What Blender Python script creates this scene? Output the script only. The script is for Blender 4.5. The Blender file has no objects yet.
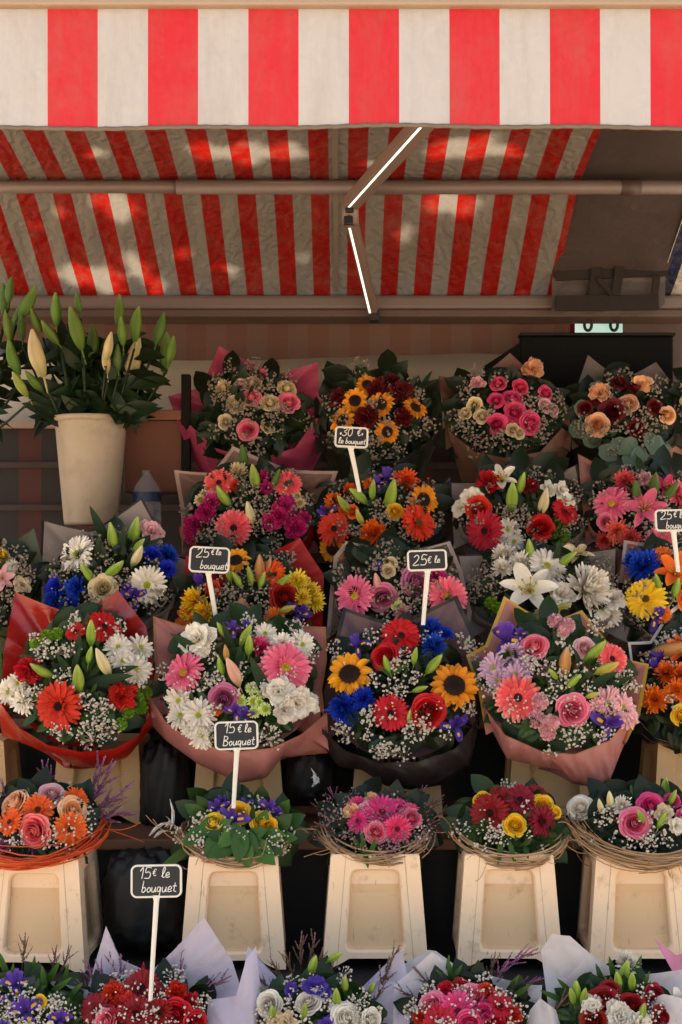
import bpy, math, random
import numpy as np
from mathutils import Vector, Matrix, Quaternion

random.seed(7)
rng = np.random.default_rng(7)
R_ = math.radians
PI = math.pi
scene = bpy.context.scene
col = scene.collection

# ------------------------------------------------------------------ camera
F = 50.0 / 36.0 * 1024      # focal length in photo pixels
HY = 580.0                  # row of the horizon
HC = 1.30                   # eye height, metres
CX = 341.0
cam_d = bpy.data.cameras.new("camera")
cam = bpy.data.objects.new("camera", cam_d)
col.objects.link(cam)
cam.location = (0, 0, HC)
cam.rotation_euler = (R_(90), 0, 0)
cam_d.sensor_fit = 'VERTICAL'
cam_d.sensor_height = 36.0
cam_d.lens = 50.0
cam_d.shift_y = (HY - 512.0) / 1024.0
cam_d.clip_start = 0.05
cam_d.clip_end = 2000
scene.camera = cam


def at(px, py, Y):
    return np.array([(px - CX) / F * Y, Y, HC - (py - HY) / F * Y])


# ------------------------------------------------------------------ materials
def lin(h):
    if isinstance(h, str):
        h = h.lstrip('#')
        c = [int(h[i:i + 2], 16) / 255 for i in (0, 2, 4)]
    else:
        c = [v / 255 for v in h]
    return tuple(v / 12.92 if v <= .04045 else ((v + .055) / 1.055) ** 2.4 for v in c) + (1.0,)


class NT:
    def __init__(self, name):
        self.m = bpy.data.materials.new(name)
        self.m.use_nodes = True
        self.t = self.m.node_tree
        self.t.nodes.clear()
        self.out = self.n('ShaderNodeOutputMaterial')

    def n(self, kind, **kw):
        nd = self.t.nodes.new(kind)
        for k, v in kw.items():
            if k.startswith('i_'):
                key = k[2:]
                key = int(key) if key.isdigit() else key.replace('_', ' ')
                nd.inputs[key].default_value = v
            else:
                setattr(nd, k, v)
        return nd

    def l(self, a, b):
        self.t.links.new(a, b)

    def math(self, op, a, b=None):
        nd = self.n('ShaderNodeMath', operation=op)
        for i, v in enumerate((a, b)):
            if v is None:
                continue
            if hasattr(v, 'is_linked'):
                self.l(v, nd.inputs[i])
            else:
                nd.inputs[i].default_value = v
        return nd.outputs[0]

    def mix(self, fac, a, b, blend='MIX'):
        nd = self.n('ShaderNodeMix', data_type='RGBA', blend_type=blend)
        for i, v in ((0, fac), (6, a), (7, b)):
            if hasattr(v, 'is_linked'):
                self.l(v, nd.inputs[i])
            else:
                nd.inputs[i].default_value = v
        return nd.outputs[2]

    def ramp(self, fac, stops):
        nd = self.n('ShaderNodeValToRGB')
        e = nd.color_ramp.elements
        while len(e) < len(stops):
            e.new(0.5)
        for k, (p, c) in enumerate(stops):
            e[k].position = p
            e[k].color = c
        self.l(fac, nd.inputs[0])
        return nd.outputs[0]

    def attr(self, name):
        return self.n('ShaderNodeAttribute', attribute_name=name).outputs['Fac']

    def noise(self, scale, detail=4, rough=.6, vec=None):
        nd = self.n('ShaderNodeTexNoise', i_Scale=scale, i_Detail=detail, i_Roughness=rough)
        if vec is None:
            vec = self.n('ShaderNodeTexCoord').outputs['Object']
        self.l(vec, nd.inputs['Vector'])
        return nd.outputs[0]

    def bump(self, h, strength=.3, dist=.01):
        nd = self.n('ShaderNodeBump', i_Strength=strength, i_Distance=dist)
        self.l(h, nd.inputs['Height'])
        return nd.outputs[0]

    def surface(self, colr, rough=.6, normal=None, trans=0.0, spec=.4, coat=0.0, alpha=1.0, metal=0.0):
        p = self.n('ShaderNodeBsdfPrincipled')
        p.inputs['Specular IOR Level'].default_value = spec
        p.inputs['Metallic'].default_value = metal
        p.inputs['Coat Weight'].default_value = coat
        p.inputs['Coat Roughness'].default_value = .12
        if hasattr(colr, 'is_linked'):
            self.l(colr, p.inputs['Base Color'])
        else:
            p.inputs['Base Color'].default_value = colr
        if hasattr(rough, 'is_linked'):
            self.l(rough, p.inputs['Roughness'])
        else:
            p.inputs['Roughness'].default_value = rough
        if normal is not None:
            self.l(normal, p.inputs['Normal'])
        sh = p.outputs[0]
        if trans > 0:
            tr = self.n('ShaderNodeBsdfTranslucent')
            if hasattr(colr, 'is_linked'):
                self.l(colr, tr.inputs[0])
            else:
                tr.inputs[0].default_value = colr
            mx = self.n('ShaderNodeMixShader')
            mx.inputs[0].default_value = trans
            self.l(sh, mx.inputs[1])
            self.l(tr.outputs[0], mx.inputs[2])
            sh = mx.outputs[0]
        if hasattr(alpha, 'is_linked') or alpha < 1:
            tp = self.n('ShaderNodeBsdfTransparent')
            mx = self.n('ShaderNodeMixShader')
            if hasattr(alpha, 'is_linked'):
                self.l(alpha, mx.inputs[0])
            else:
                mx.inputs[0].default_value = alpha
            self.l(tp.outputs[0], mx.inputs[1])
            self.l(sh, mx.inputs[2])
            sh = mx.outputs[0]
        self.l(sh, self.out.inputs[0])
        return self.m


_pm = {}


def petal_mat(base, tip=None, core=None, trans=.25):
    """petal colour running from the flower's heart (core) to the tip, with fine veins and petal to petal variation"""
    key = (base, tip, core)
    if key in _pm:
        return _pm[key]
    t = NT('petal')
    b = lin(base)
    tp = lin(tip) if tip else b
    cr = lin(core) if core else tuple(x * .72 for x in b[:3]) + (1,)
    c = t.ramp(t.attr('t'), [(0.0, cr), (.35, b), (.7, b), (1.0, tp)])
    hs = t.n('ShaderNodeHueSaturation')
    info = t.n('ShaderNodeObjectInfo')
    rv = t.math('ADD', t.math('MULTIPLY', t.attr('r'), .34), t.math('MULTIPLY', info.outputs['Random'], .22))
    t.l(t.math('ADD', rv, .70), hs.inputs['Value'])
    t.l(t.math('ADD', t.math('MULTIPLY', info.outputs['Random'], .02), .49), hs.inputs['Hue'])
    t.l(c, hs.inputs['Color'])
    nz = t.noise(9, 3)
    c2 = t.mix(t.math('MULTIPLY', nz, .25), hs.outputs[0], tuple(x * .6 for x in b[:3]) + (1,))
    _pm[key] = t.surface(c2, .55, t.bump(t.noise(40, 2), .25, .02), trans, .3)
    return _pm[key]


def leaf_mat(a, b, rough=.42, trans=.18):
    t = NT('leaf')
    c = t.mix(t.attr('r'), lin(a), lin(b))
    c = t.mix(t.math('MULTIPLY', t.noise(30, 3), .35), c, tuple(x * .55 for x in lin(a)[:3]) + (1,))
    return t.surface(c, rough, t.bump(t.noise(120, 2), .2, .002), trans, .28)


def plain(name, c, rough=.6, var=.12, scale=12, bump=.15, trans=0, spec=.4, coat=0, metal=0, bs=60):
    t = NT(name)
    b = lin(c)
    dk = tuple(x * (1 - 2.2 * var) for x in b[:3]) + (1,)
    cc = t.mix(t.math('MULTIPLY', t.noise(scale, 6, .65), .9), b, dk)
    return t.surface(cc, rough, t.bump(t.noise(bs, 4), bump, .004), trans, spec, coat, 1.0, metal)


def paper_mat(c, edge=None, ew=.05, rough=.5, alpha=1.0, trans=.25, coat=0.0, bump=.35):
    t = NT('wrapping_paper')
    tt = t.attr('t')
    b = lin(c)
    dk = tuple(x * .8 for x in b[:3]) + (1,)
    cc = t.mix(t.noise(7, 4), b, dk)
    al = alpha
    if edge:
        m = t.math('GREATER_THAN', tt, 1 - ew)
        cc = t.mix(m, cc, lin(edge))
        if alpha < 1:
            al = t.math('ADD', t.math('MULTIPLY', m, min(.45, 1 - alpha)), alpha)
    vo = t.n('ShaderNodeTexVoronoi', feature='DISTANCE_TO_EDGE', i_Scale=13.0)
    wp = t.n('ShaderNodeTexNoise', i_Scale=6.0, i_Detail=2.0)
    oc = t.n('ShaderNodeTexCoord').outputs['Object']
    t.l(oc, wp.inputs['Vector'])
    av = t.n('ShaderNodeVectorMath', operation='MULTIPLY_ADD')
    t.l(wp.outputs['Color'], av.inputs[0])
    av.inputs[1].default_value = (.12, .12, .12)
    t.l(oc, av.inputs[2])
    t.l(av.outputs[0], vo.inputs['Vector'])
    h = t.math('ADD', t.math('MULTIPLY', t.math('POWER', vo.outputs['Distance'], .6), .55), t.math('MULTIPLY', t.noise(16, 5, .55), .6))
    return t.surface(cc, rough, t.bump(h, bump * 1.2, .012), trans, .45, coat, al)


# ------------------------------------------------------------------ mesh building
class MB:
    def __init__(self):
        self.v, self.f, self.t, self.r, self.n = [], [], [], [], 0

    def add(self, v, f, t=0.0, r=0.5):
        v = np.asarray(v, float)
        k = len(v)
        self.v.append(v)
        n = self.n
        self.f.extend(tuple(i + n for i in q) for q in f)
        self.t.append(np.full(k, t, float) if np.isscalar(t) else np.asarray(t, float))
        self.r.append(np.full(k, r, float) if np.isscalar(r) else np.asarray(r, float))
        self.n += k

    def grid(self, P, t=None, r=.5, close=False):
        """P: (rows, cols, 3)"""
        a, b = P.shape[:2]
        f = []
        cols = b if close else b - 1
        for i in range(a - 1):
            for j in range(cols):
                j2 = (j + 1) % b
                f.append((i * b + j, i * b + j2, (i + 1) * b + j2, (i + 1) * b + j))
        if t is None:
            t = np.repeat(np.linspace(0, 1, a), b)
        self.add(P.reshape(-1, 3), f, t, r)

    def box(self, lo, hi, r=.5):
        x0, y0, z0 = lo
        x1, y1, z1 = hi
        v = [(x0, y0, z0), (x1, y0, z0), (x1, y1, z0), (x0, y1, z0), (x0, y0, z1), (x1, y0, z1), (x1, y1, z1), (x0, y1, z1)]
        self.add(v, [(0, 3, 2, 1), (4, 5, 6, 7), (0, 1, 5, 4), (1, 2, 6, 5), (2, 3, 7, 6), (3, 0, 4, 7)], 0, r)

    def tube(self, pts, rad, k=6, t=None, r=.5, cap=True):
        pts = np.asarray(pts, float)
        n = len(pts)
        rad = np.full(n, rad) if np.isscalar(rad) else np.asarray(rad)
        d = np.gradient(pts, axis=0)
        d /= np.linalg.norm(d, axis=1)[:, None] + 1e-12
        up = np.array([0, 0, 1.0]) if abs(d[0][2]) < .9 else np.array([0, 1.0, 0])
        P = np.zeros((n, k, 3))
        for i in range(n):
            s = np.cross(d[i], up)
            s /= np.linalg.norm(s) + 1e-12
            u = np.cross(s, d[i])
            for j in range(k):
                a = 2 * PI * j / k
                P[i, j] = pts[i] + rad[i] * (math.cos(a) * s + math.sin(a) * u)
            up = u
        base = self.n
        self.grid(P, t, r, close=True)
        if cap:
            self.f.append(tuple(base + j for j in reversed(range(k))))
            self.f.append(tuple(base + (n - 1) * k + j for j in range(k)))

    def obj(self, name, mat, parent=None, smooth=True, origin=None, bevel=0):
        me = self.mesh(name, mat, smooth, origin if origin is not None else (np.array(parent.location) if parent is not None else None))
        o = bpy.data.objects.new(name, me)
        col.objects.link(o)
        if parent is not None:
            o.parent = parent
        elif origin is not None:
            o.location = origin
        if bevel:
            bv = o.modifiers.new('bevel', 'BEVEL')
            bv.width = bevel
            bv.segments = 2
            bv.limit_method = 'ANGLE'
        return o

    def mesh(self, name, mat, smooth=True, origin=None):
        V = np.concatenate(self.v)
        if origin is not None:
            V = V - np.asarray(origin)
        me = bpy.data.meshes.new(name)
        me.from_pydata(V.tolist(), [], self.f)
        for nm, src in (('t', self.t), ('r', self.r)):
            at_ = me.attributes.new(nm, 'FLOAT', 'POINT')
            at_.data.foreach_set('value', np.concatenate(src).astype(np.float32))
        if smooth:
            me.polygons.foreach_set('use_smooth', np.ones(len(me.polygons), bool))
        me.materials.append(mat)
        me.update()
        return me


def empty(name, loc, label=None, cat=None, group=None, kind=None):
    o = bpy.data.objects.new(name, None)
    col.objects.link(o)
    o.location = loc
    o.empty_display_size = .05
    return tag(o, label, cat, group, kind)


def tag(o, label=None, cat=None, group=None, kind=None):
    if label:
        o['label'] = label
    if cat:
        o['category'] = cat
    if group:
        o['group'] = group
    if kind:
        o['kind'] = kind
    return o


def part(name, me, mat, parent, loc, quat, scale):
    o = bpy.data.objects.new(name, me)
    col.objects.link(o)
    o.parent = parent
    o.location = loc
    o.rotation_mode = 'QUATERNION'
    o.rotation_quaternion = quat
    o.scale = scale if not np.isscalar(scale) else (scale,) * 3
    if mat is not None:
        o.material_slots[0].link = 'OBJECT'
        o.material_slots[0].material = mat
    return o


def frame(n, spin=0.0, up=(0, 0, 1)):
    n = Vector(n).normalized()
    u = Vector(up)
    y = (u - n * u.dot(n))
    if y.length < 1e-4:
        y = Vector((0, 1, 0))
    y.normalize()
    x = y.cross(n)
    m = Matrix((x, y, n)).transposed()
    return m.to_quaternion() @ Quaternion((0, 0, 1), spin)


# ------------------------------------------------------------------ flower heads (unit diameter, facing local +Z)
def petals(mb, n, r0, r1, w, el, curl, z0=0.0, jit=.08, shape='strap', cup=.12, ns=5, nc=3, ruffle=0.0, phase=0.0):
    ts = np.linspace(0, 1, ns + 1)
    for i in range(n):
        ph = 2 * PI * (i + phase) / n + rng.normal(0, jit * 1.2 / max(1, n / 8))
        L = (r1 - r0) * (1 + rng.normal(0, jit * .7))
        e = el + rng.normal(0, jit * 1.3)
        cu = curl + rng.normal(0, jit)
        ang = e - cu * ts
        dx = np.cos(ang) * L / ns
        dz = np.sin(ang) * L / ns
        xs = r0 + np.concatenate([[0], np.cumsum(dx[1:])])
        zs = z0 + np.concatenate([[0], np.cumsum(dz[1:])])
        if shape == 'strap':
            wd = w * np.minimum(1, .55 + ts * 1.1) * np.sqrt(np.clip(1 - np.clip((ts - .72) / .3, 0, 1) ** 2, .03, 1))
        elif shape == 'point':
            wd = w * np.clip((ts + .06) ** .5 * (1.0 - ts) ** .62 * 2.05, .02, None)
        else:
            wd = w * np.sin(PI * (.1 + .8 * ts)) ** .55
        ss = np.linspace(-1, 1, nc)
        P = np.zeros((ns + 1, nc, 3))
        tw = rng.normal(0, .12)
        for j, s in enumerate(ss):
            y = s * wd / 2
            z = zs + cup * wd * s * s + tw * y * ts
            x = xs.copy()
            if ruffle:
                z = z + ruffle * ts ** 2 * np.sin(s * 9 + i * 2.1 + rng.uniform(0, 1)) * w
                x = x + ruffle * .5 * ts ** 3 * math.cos(s * 11 + i) * w
            P[:, j, 0] = x * math.cos(ph) - y * math.sin(ph)
            P[:, j, 1] = x * math.sin(ph) + y * math.cos(ph)
            P[:, j, 2] = z
        mb.grid(P, None, rng.uniform(0, 1))


def dome(mb, rad, h, z0=0, rings=5, seg=18, bumps=.0):
    P = np.zeros((rings + 1, seg, 3))
    for i in range(rings + 1):
        q = i / rings * PI / 2
        for j in range(seg):
            a = 2 * PI * j / seg
            k = 1 + rng.normal(0, bumps)
            P[i, j] = (rad * math.cos(q) * math.cos(a) * k, rad * math.cos(q) * math.sin(a) * k, z0 + h * math.sin(q) * k)
    mb.grid(P, None, np.repeat(rng.uniform(0, 1, rings + 1), seg), close=True)


def specks(mb, rad, h, z0, n, size):
    """the packed tiny florets of a flower's disc"""
    for k in range(n):
        q = math.sqrt((k + .5) / n)
        a = k * 2.39996
        x, y, z = rad * q * math.cos(a), rad * q * math.sin(a), z0 + h * (1 - q * q)
        s = size * rng.uniform(.7, 1.2)
        v = np.array([(1, 0, 0), (0, 1, 0), (-1, 0, 0), (0, -1, 0), (0, 0, 1.6)]) * s + (x, y, z)
        mb.add(v, [(0, 1, 4), (1, 2, 4), (2, 3, 4), (3, 0, 4)], 1 - q, rng.uniform(0, 1))


def ico_template(sub):
    import bmesh
    bm = bmesh.new()
    bmesh.ops.create_icosphere(bm, subdivisions=sub, radius=1)
    v = np.array([x.co[:] for x in bm.verts])
    f = [tuple(x.index for x in p.verts) for p in bm.faces]
    bm.free()
    return v, f


ICO1, ICO2 = ico_template(1), ico_template(2)
M_any = plain('plain', '#888888')
LIB = {}


def lib(kind, fn, variants=3):
    LIB[kind] = []
    for k in range(variants):
        LIB[kind].append(fn(k))


def g_gerbera(k):
    a = MB()
    petals(a, 25, .09, .525, .105, R_(8), R_(14), 0, .05)
    petals(a, 24, .09, .48, .10, R_(17), R_(16), .012, .06, phase=.5)
    petals(a, 26, .08, .22, .04, R_(42), R_(10), .03, .1, ns=3)
    c = MB()
    dome(c, .10, .045, .02)
    specks(c, .105, .05, .025, 90, .011)
    return [('gerbera', a.mesh('gerbera', M_any), 'p'), ('flower_centre', c.mesh('flower_centre', M_any), 'c')]


def g_sunflower(k):
    a = MB()
    petals(a, 19, .19, .50, .15, R_(6), R_(18), 0, .10, 'point', .2)
    petals(a, 17, .19, .47, .14, R_(22), R_(22), .015, .12, 'point', .2, phase=.5)
    c = MB()
    dome(c, .235, .05, .015, 5, 24)
    specks(c, .24, .06, .02, 230, .014)
    return [('sunflower', a.mesh('sunflower', M_any), 'p'), ('seed_disc', c.mesh('seed_disc', M_any), 'c')]


def g_daisy(k):
    a = MB()
    petals(a, 21, .07, .55, .11, R_(4), R_(20), 0, .09)
    petals(a, 19, .07, .50, .105, R_(18), R_(18), .02, .1, phase=.5)
    petals(a, 16, .06, .38, .09, R_(38), R_(14), .04, .12, phase=.2)
    c = MB()
    dome(c, .10, .06, .03, 4, 14)
    specks(c, .105, .07, .035, 40, .016)
    return [('chrysanthemum', a.mesh('chrysanthemum', M_any), 'p'), ('flower_centre', c.mesh('flower_centre', M_any), 'c')]


def g_small(k):
    a = MB()
    petals(a, 15, .16, .50, .17, R_(8), R_(14), 0, .1, 'round', ns=3)
    c = MB()
    dome(c, .22, .12, .02, 4, 14)
    specks(c, .22, .13, .03, 40, .03)
    return [('daisy', a.mesh('daisy', M_any), 'p'), ('flower_centre', c.mesh('flower_centre', M_any), 'c')]


def g_double(k):
    a = MB()
    for q, (n, r1, el) in enumerate([(24, .56, 2), (23, .52, 15), (22, .47, 28), (20, .42, 42), (16, .36, 56), (12, .30, 69), (8, .25, 82)]):
        petals(a, n, .03, r1, .10, R_(el), R_(-18), .02 * q, .13, 'strap', .25, 4, phase=.37 * q)
    return [('chrysanthemum', a.mesh('chrysanthemum', M_any), 'p')]


def g_button(k):
    a = MB()
    v, f = ICO2
    a.add(v * (.40, .40, .36), f, .2, .3)
    n = 80
    for i in range(n):
        z = 1 - 1.5 * (i + .5) / n
        rr = math.sqrt(max(0, 1 - z * z))
        th = i * 2.39996
        d = Vector((rr * math.cos(th), rr * math.sin(th), z * .9))
        m = frame(d, rng.uniform(0, 6)).to_matrix()
        L, w = .13, .10
        q = np.array([(-w, -.02, .30), (w, -.02, .30), (w * .9, .02, .30 + L), (0, .06, .30 + L * 1.5), (-w * .9, .02, .30 + L)]) * (1, 1, 1.08)
        q = np.array([(m @ Vector(x))[:] for x in q])
        a.add(q, [(0, 1, 2, 3, 4)], [.1, .1, .9, 1, .9], rng.uniform(0, 1))
    return [('button_flower', a.mesh('button_flower', M_any), 'p')]


def g_carnation(k):
    a = MB()
    for q, (n, r1, el, w) in enumerate([(7, .50, 6, .36), (7, .46, 22, .34), (6, .40, 38, .32), (6, .34, 54, .30), (5, .28, 68, .26), (4, .22, 80, .22)]):
        petals(a, n, .02, r1, w, R_(el), R_(8), .03 * q, .12, 'round', .05, 5, 9, .22, .41 * q)
    return [('carnation', a.mesh('carnation', M_any), 'p')]


def g_lisianthus(k):
    a = MB()
    petals(a, 6, .02, .52, .48, R_(28), R_(30), 0, .12, 'round', .12, 6, 9, .10)
    petals(a, 5, .02, .42, .42, R_(52), R_(34), .03, .12, 'round', .16, 6, 9, .10, .4)
    petals(a, 4, .02, .30, .34, R_(74), R_(26), .05, .12, 'round', .2, 5, 7, .08, .2)
    return [('lisianthus', a.mesh('lisianthus', M_any), 'p')]


def g_rose(k):
    a = MB()
    lay = [(2, .045, .43, 110, .00), (3, .095, .43, 90, .00), (3, .155, .42, 84, .02), (4, .22, .395, 70, .05), (4, .285, .355, 62, .10), (5, .345, .29, 56, .15), (5, .40, .20, 50, .20)]
    for q, (n, r, h, half, fl) in enumerate(lay):
        for i in range(n):
            ph = 2 * PI * (i / n) + q * 1.1 + rng.normal(0, .12)
            hh = h * (1 + rng.normal(0, .04))
            half_r = R_(half)
            P = np.zeros((7, 9, 3))
            for a_, t in enumerate(np.linspace(0, 1, 7)):
                for b_, s in enumerate(np.linspace(-1, 1, 9)):
                    top = 1 - .22 * abs(s) ** 2.4
                    tt = t * top
                    rad = r * (.5 + .62 * math.sin(min(1, tt * 1.15) * PI / 2)) * (1 + .13 * s) * (1 - (.55, .42, .28, .12, 0, 0, 0)[q] * tt ** 2.5) + fl * max(0, tt - .55) ** 1.6 * 2.2 * (1 - .3 * s * s)
                    z = hh * tt - (fl * 1.5) * max(0, tt - .72) ** 1.5 * 2.2 - .18
                    an = ph + s * half_r * (.75 + .25 * t)
                    P[a_, b_] = (rad * math.cos(an), rad * math.sin(an), z)
            a.grid(P, None, rng.uniform(0, 1))
    return [('rose', a.mesh('rose', M_any), 'p')]


def g_lilybud(k):
    a = MB()
    n, m = 12, 18
    P = np.zeros((n + 1, m, 3))
    bend = rng.uniform(-.05, .05)
    for i in range(n + 1):
        t = i / n
        rad = .165 * (math.sin(PI * min(1, t * .93 + .05)) ** .8) * (1.12 - .35 * t) + .012
        for j in range(m):
            an = 2 * PI * j / m
            g = 1 - .13 * abs(math.cos(1.5 * an)) ** 8
            P[i, j] = (rad * g * math.cos(an) + bend * math.sin(t * PI), rad * g * math.sin(an), t - .5)
    tt = np.repeat(np.linspace(0, 1, n + 1), m)
    rr = np.tile([1 - abs(math.cos(1.5 * 2 * PI * j / m)) ** 4 for j in range(m)], n + 1)
    a.grid(P, tt, rr, close=True)
    a.tube([(bend * .1, 0, -.85), (0, 0, -.65), (0, 0, -.48)], .022, 6)
    return [('lily_bud', a.mesh('lily_bud', M_any), 'p')]


def g_lily(k):
    a = MB()
    petals(a, 3, .02, .56, .20, R_(42), R_(50), 0, .08, 'point', .25, 8, 5)
    petals(a, 3, .02, .55, .27, R_(48), R_(52), .01, .08, 'point', .22, 8, 5, .03, .5)
    c = MB()
    for i in range(6):
        an = i * PI / 3 + .3
        d = np.array([math.cos(an), math.sin(an), 0])
        c.tube([d * .01, d * .07 + (0, 0, .14), d * .14 + (0, 0, .25)], .007, 5)
        c.tube([d * .14 + (0, 0, .235), d * .14 + (0, 0, .27)] + 0 * d, .02, 5)
    c.tube([(0, 0, 0), (0, 0, .16), (0, .01, .3)], [.01, .01, .018], 6)
    return [('lily', a.mesh('lily', M_any), 'p'), ('stamens', c.mesh('stamens', M_any), 'c')]


def g_iris(k):
    a = MB()
    y = MB()

    def pet(ang, L, w, el, curl, z0, ruf=.05):
        t = MB()
        petals(t, 1, .03, L, w, el, curl, z0, .04, 'round', .18, 8, 7, ruf)
        v = np.concatenate(t.v)
        ca, sa = math.cos(ang), math.sin(ang)
        v = np.stack([v[:, 0] * ca - v[:, 1] * sa, v[:, 0] * sa + v[:, 1] * ca, v[:, 2]], 1)
        a.add(v, t.f, np.concatenate(t.t), rng.uniform(0, 1))
        return v
    for q in (-90, 20, 160):
        v = pet(R_(q + rng.uniform(-12, 12)), .58, .27, R_(25), R_(55), 0)
        m = v.reshape(9, 7, 3)
        for s in range(1):
            c = m[2:6, 2:5].copy()
            c[..., 2] += .012
            y.grid(c, None, .5)
    for q in (90, 55, 130):
        pet(R_(q + rng.uniform(-10, 10)), .52, .20, R_(62), R_(30), .04)
    for q in (-90, 20, 160):
        pet(R_(q), .26, .11, R_(48), R_(20), .05)
    return [('iris', a.mesh('iris', M_any), 'p'), ('petal_mark', y.mesh('petal_mark', M_any), 'c')]


def g_sprig(k):
    a = MB()
    pts = [(0, 0, 0), (.02, .01, .35), (.03 * (k - 1), .02, .7), (.07 * (k - 1), .02, 1)]
    a.tube(pts, [.011, .009, .006, .003], 4, r=.0)
    v, f = ICO1
    p = np.array(pts)
    twigs = [(p, 1.0, 60)]
    for i in range(5):
        t0 = .22 + .11 * i + rng.uniform(-.03, .03)
        b0 = np.array([np.interp(t0, [0, .35, .7, 1], p[:, c]) for c in range(3)])
        an = i * 2.4 + k
        e = np.array([math.cos(an) * .6, math.sin(an) * .6, 1.0])
        L = rng.uniform(.22, .38)
        w_ = np.array([b0 + e * L * s + np.array([0, 0, .05 * s * s]) for s in (0, .33, .66, 1)])
        a.tube(w_, .004, 3, r=.0)
        twigs.append((w_, .75, 26))
    for w_, sc_, cnt in twigs:
        for i in range(cnt):
            t = .2 + .8 * (i + .5 + rng.uniform(-.6, .6)) / cnt
            q = np.array([np.interp(t, [0, .35, .7, 1], w_[:, c]) for c in range(3)])
            an = i * 2.4
            rad = .030 * sc_ * rng.uniform(.2, 1.4) * (1.25 - t)
            s = rng.uniform(.009, .021) * sc_ * (1.25 - .5 * t)
            q = q + (rad * math.cos(an), rad * math.sin(an), 0)
            a.add(v * (s, s, s * 1.5) + q, f, t, rng.uniform(0, 1))
    return [('heather_sprig', a.mesh('heather_sprig', M_any), 'p')]


def g_longleaf(k):
    a = MB()
    n = 8
    P = np.zeros((n + 1, 3, 3))
    for i in range(n + 1):
        t = i / n
        w = .17 * math.sin(PI * min(1, .06 + t * .94)) ** .75 + .004
        for j, s in enumerate((-1, 0, 1)):
            P[i, j] = (s * w / 2 * 1.1, .10 * (t - .4) ** 2 * (1 + k) - .06 * abs(s) * w * 4, t - .5)
    a.grid(P, None, rng.uniform(0, .5))
    return [('long_leaf', a.mesh('long_leaf', M_any), 'p')]


for kd, fn in (('gb', g_gerbera), ('sf', g_sunflower), ('cm', g_daisy), ('dy', g_small), ('dm', g_double), ('bt', g_button), ('cn', g_carnation),
               ('ls', g_lisianthus), ('rs', g_rose), ('lb', g_lilybud), ('ll', g_lily), ('ir', g_iris), ('ht', g_sprig), ('lf', g_longleaf)):
    lib(kd, fn)

# colour words used in the bouquets: base, tip, heart of the petals, and the centre's colour
COL = {
    'red': ('#c21216', '#ce2020', '#860808', '#2a0806'), 'dred': ('#8a0c12', '#9a1218', '#4c0509', '#24060a'), 'burg': ('#5e0d18', '#701422', '#30060c', '#1c0508'),
    'ored': ('#dc3a14', '#e8521e', '#a81c0a', '#5a4a14'), 'orange': ('#ea6a18', '#f58a34', '#c8420c', '#4a2a0c'), 'dorange': ('#e25210', '#ec7024', '#b83608', '#402008'),
    'yellow': ('#f0b818', '#f6cc38', '#d08a0c', '#5a3c0c'), 'lemon': ('#e8c62c', '#f2dc5a', '#c29a14', '#6a5a14'), 'sun': ('#ee9c16', '#f4ae28', '#cc6c0a', '#26130a'),
    'pink': ('#ea6484', '#f490a4', '#cc3c60', '#b89a24'), 'hot': ('#d8326e', '#e45a8c', '#a01848', '#5a1424'), 'mag': ('#b81464', '#cc2c7c', '#7c0840', '#4a0a2a'),
    'salmon': ('#e85058', '#f09088', '#c83840', '#2c120c'), 'coral': ('#ea5450', '#f2827a', '#c03234', '#6a2018'), 'lpink': ('#e0a4ac', '#ecc4c8', '#c67c8a', '#b08a40'),
    'mauve': ('#b85a84', '#c97a9c', '#903a64', '#702a4a'), 'lilac': ('#c8a0bc', '#dcbcd2', '#a6789c', '#907048'), 'white': ('#e6ded0', '#efe8dc', '#cfd0a0', '#9aa024'),
    'cream': ('#d6c098', '#e0ceac', '#c0a06c', '#8a7a30'), 'peach': ('#e8a878', '#f0c09c', '#d87a58', '#8a5a30'), 'blue': ('#1636b4', '#2450cc', '#0c1a70', '#0c1650'),
    'purple': ('#4a2c94', '#6644b0', '#321a6a', '#e0a818'), 'green': ('#6c9420', '#8aac34', '#4a6a12', '#5a7a18'), 'lime': ('#c8d480', '#dce4a8', '#94ac3c', '#8ca420'),
    'heath': ('#8e5a7c', '#a8769a', '#6a4a50', '#5c3a4a'), 'brownh': ('#7a5c50', '#94766c', '#564632', '#4a3a2c'),
    'bgreen': ('#8aa43c', '#aebc68', '#5e8228', '#000000'), 'byel': ('#b0a848', '#c8bc70', '#7c8c30', '#000000'), 'bcream': ('#d8cc9c', '#e4d8b4', '#94a050', '#000000'),
    'blily': ('#5e7a2e', '#7e9448', '#46621e', '#000000'), 'blilyy': ('#8c9440', '#a6a45a', '#5e7028', '#000000'), 'blilyc': ('#c4b484', '#cfc09a', '#8a8c4c', '#000000'),
    'bora': ('#b8844c', '#c8a070', '#86883c', '#000000'), 'bpink': ('#d8a090', '#e0b8a8', '#a09a58', '#000000'), 'bdark': ('#4c6a28', '#5e7c34', '#38541e', '#000000'),
    'lfd': ('#1c3416', '#26421c', '#16280f', '#000000'), 'lfg': ('#3c5c20', '#4c6e2a', '#2c4618', '#000000'),
}
_cm = {}


def centre_mat(c):
    if c not in _cm:
        t = NT('flower_heart')
        b = lin(c)
        cc = t.mix(t.attr('t'), b, tuple(min(1, x * .5) for x in b[:3]) + (1,))
        cc = t.mix(t.math('MULTIPLY', t.attr('r'), .3), cc, tuple(min(1, x * 1.8 + .02) for x in b[:3]) + (1,))
        _cm[c] = t.surface(cc, .75, None, 0, .25)
    return _cm[c]


M_sprig = {}
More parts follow.
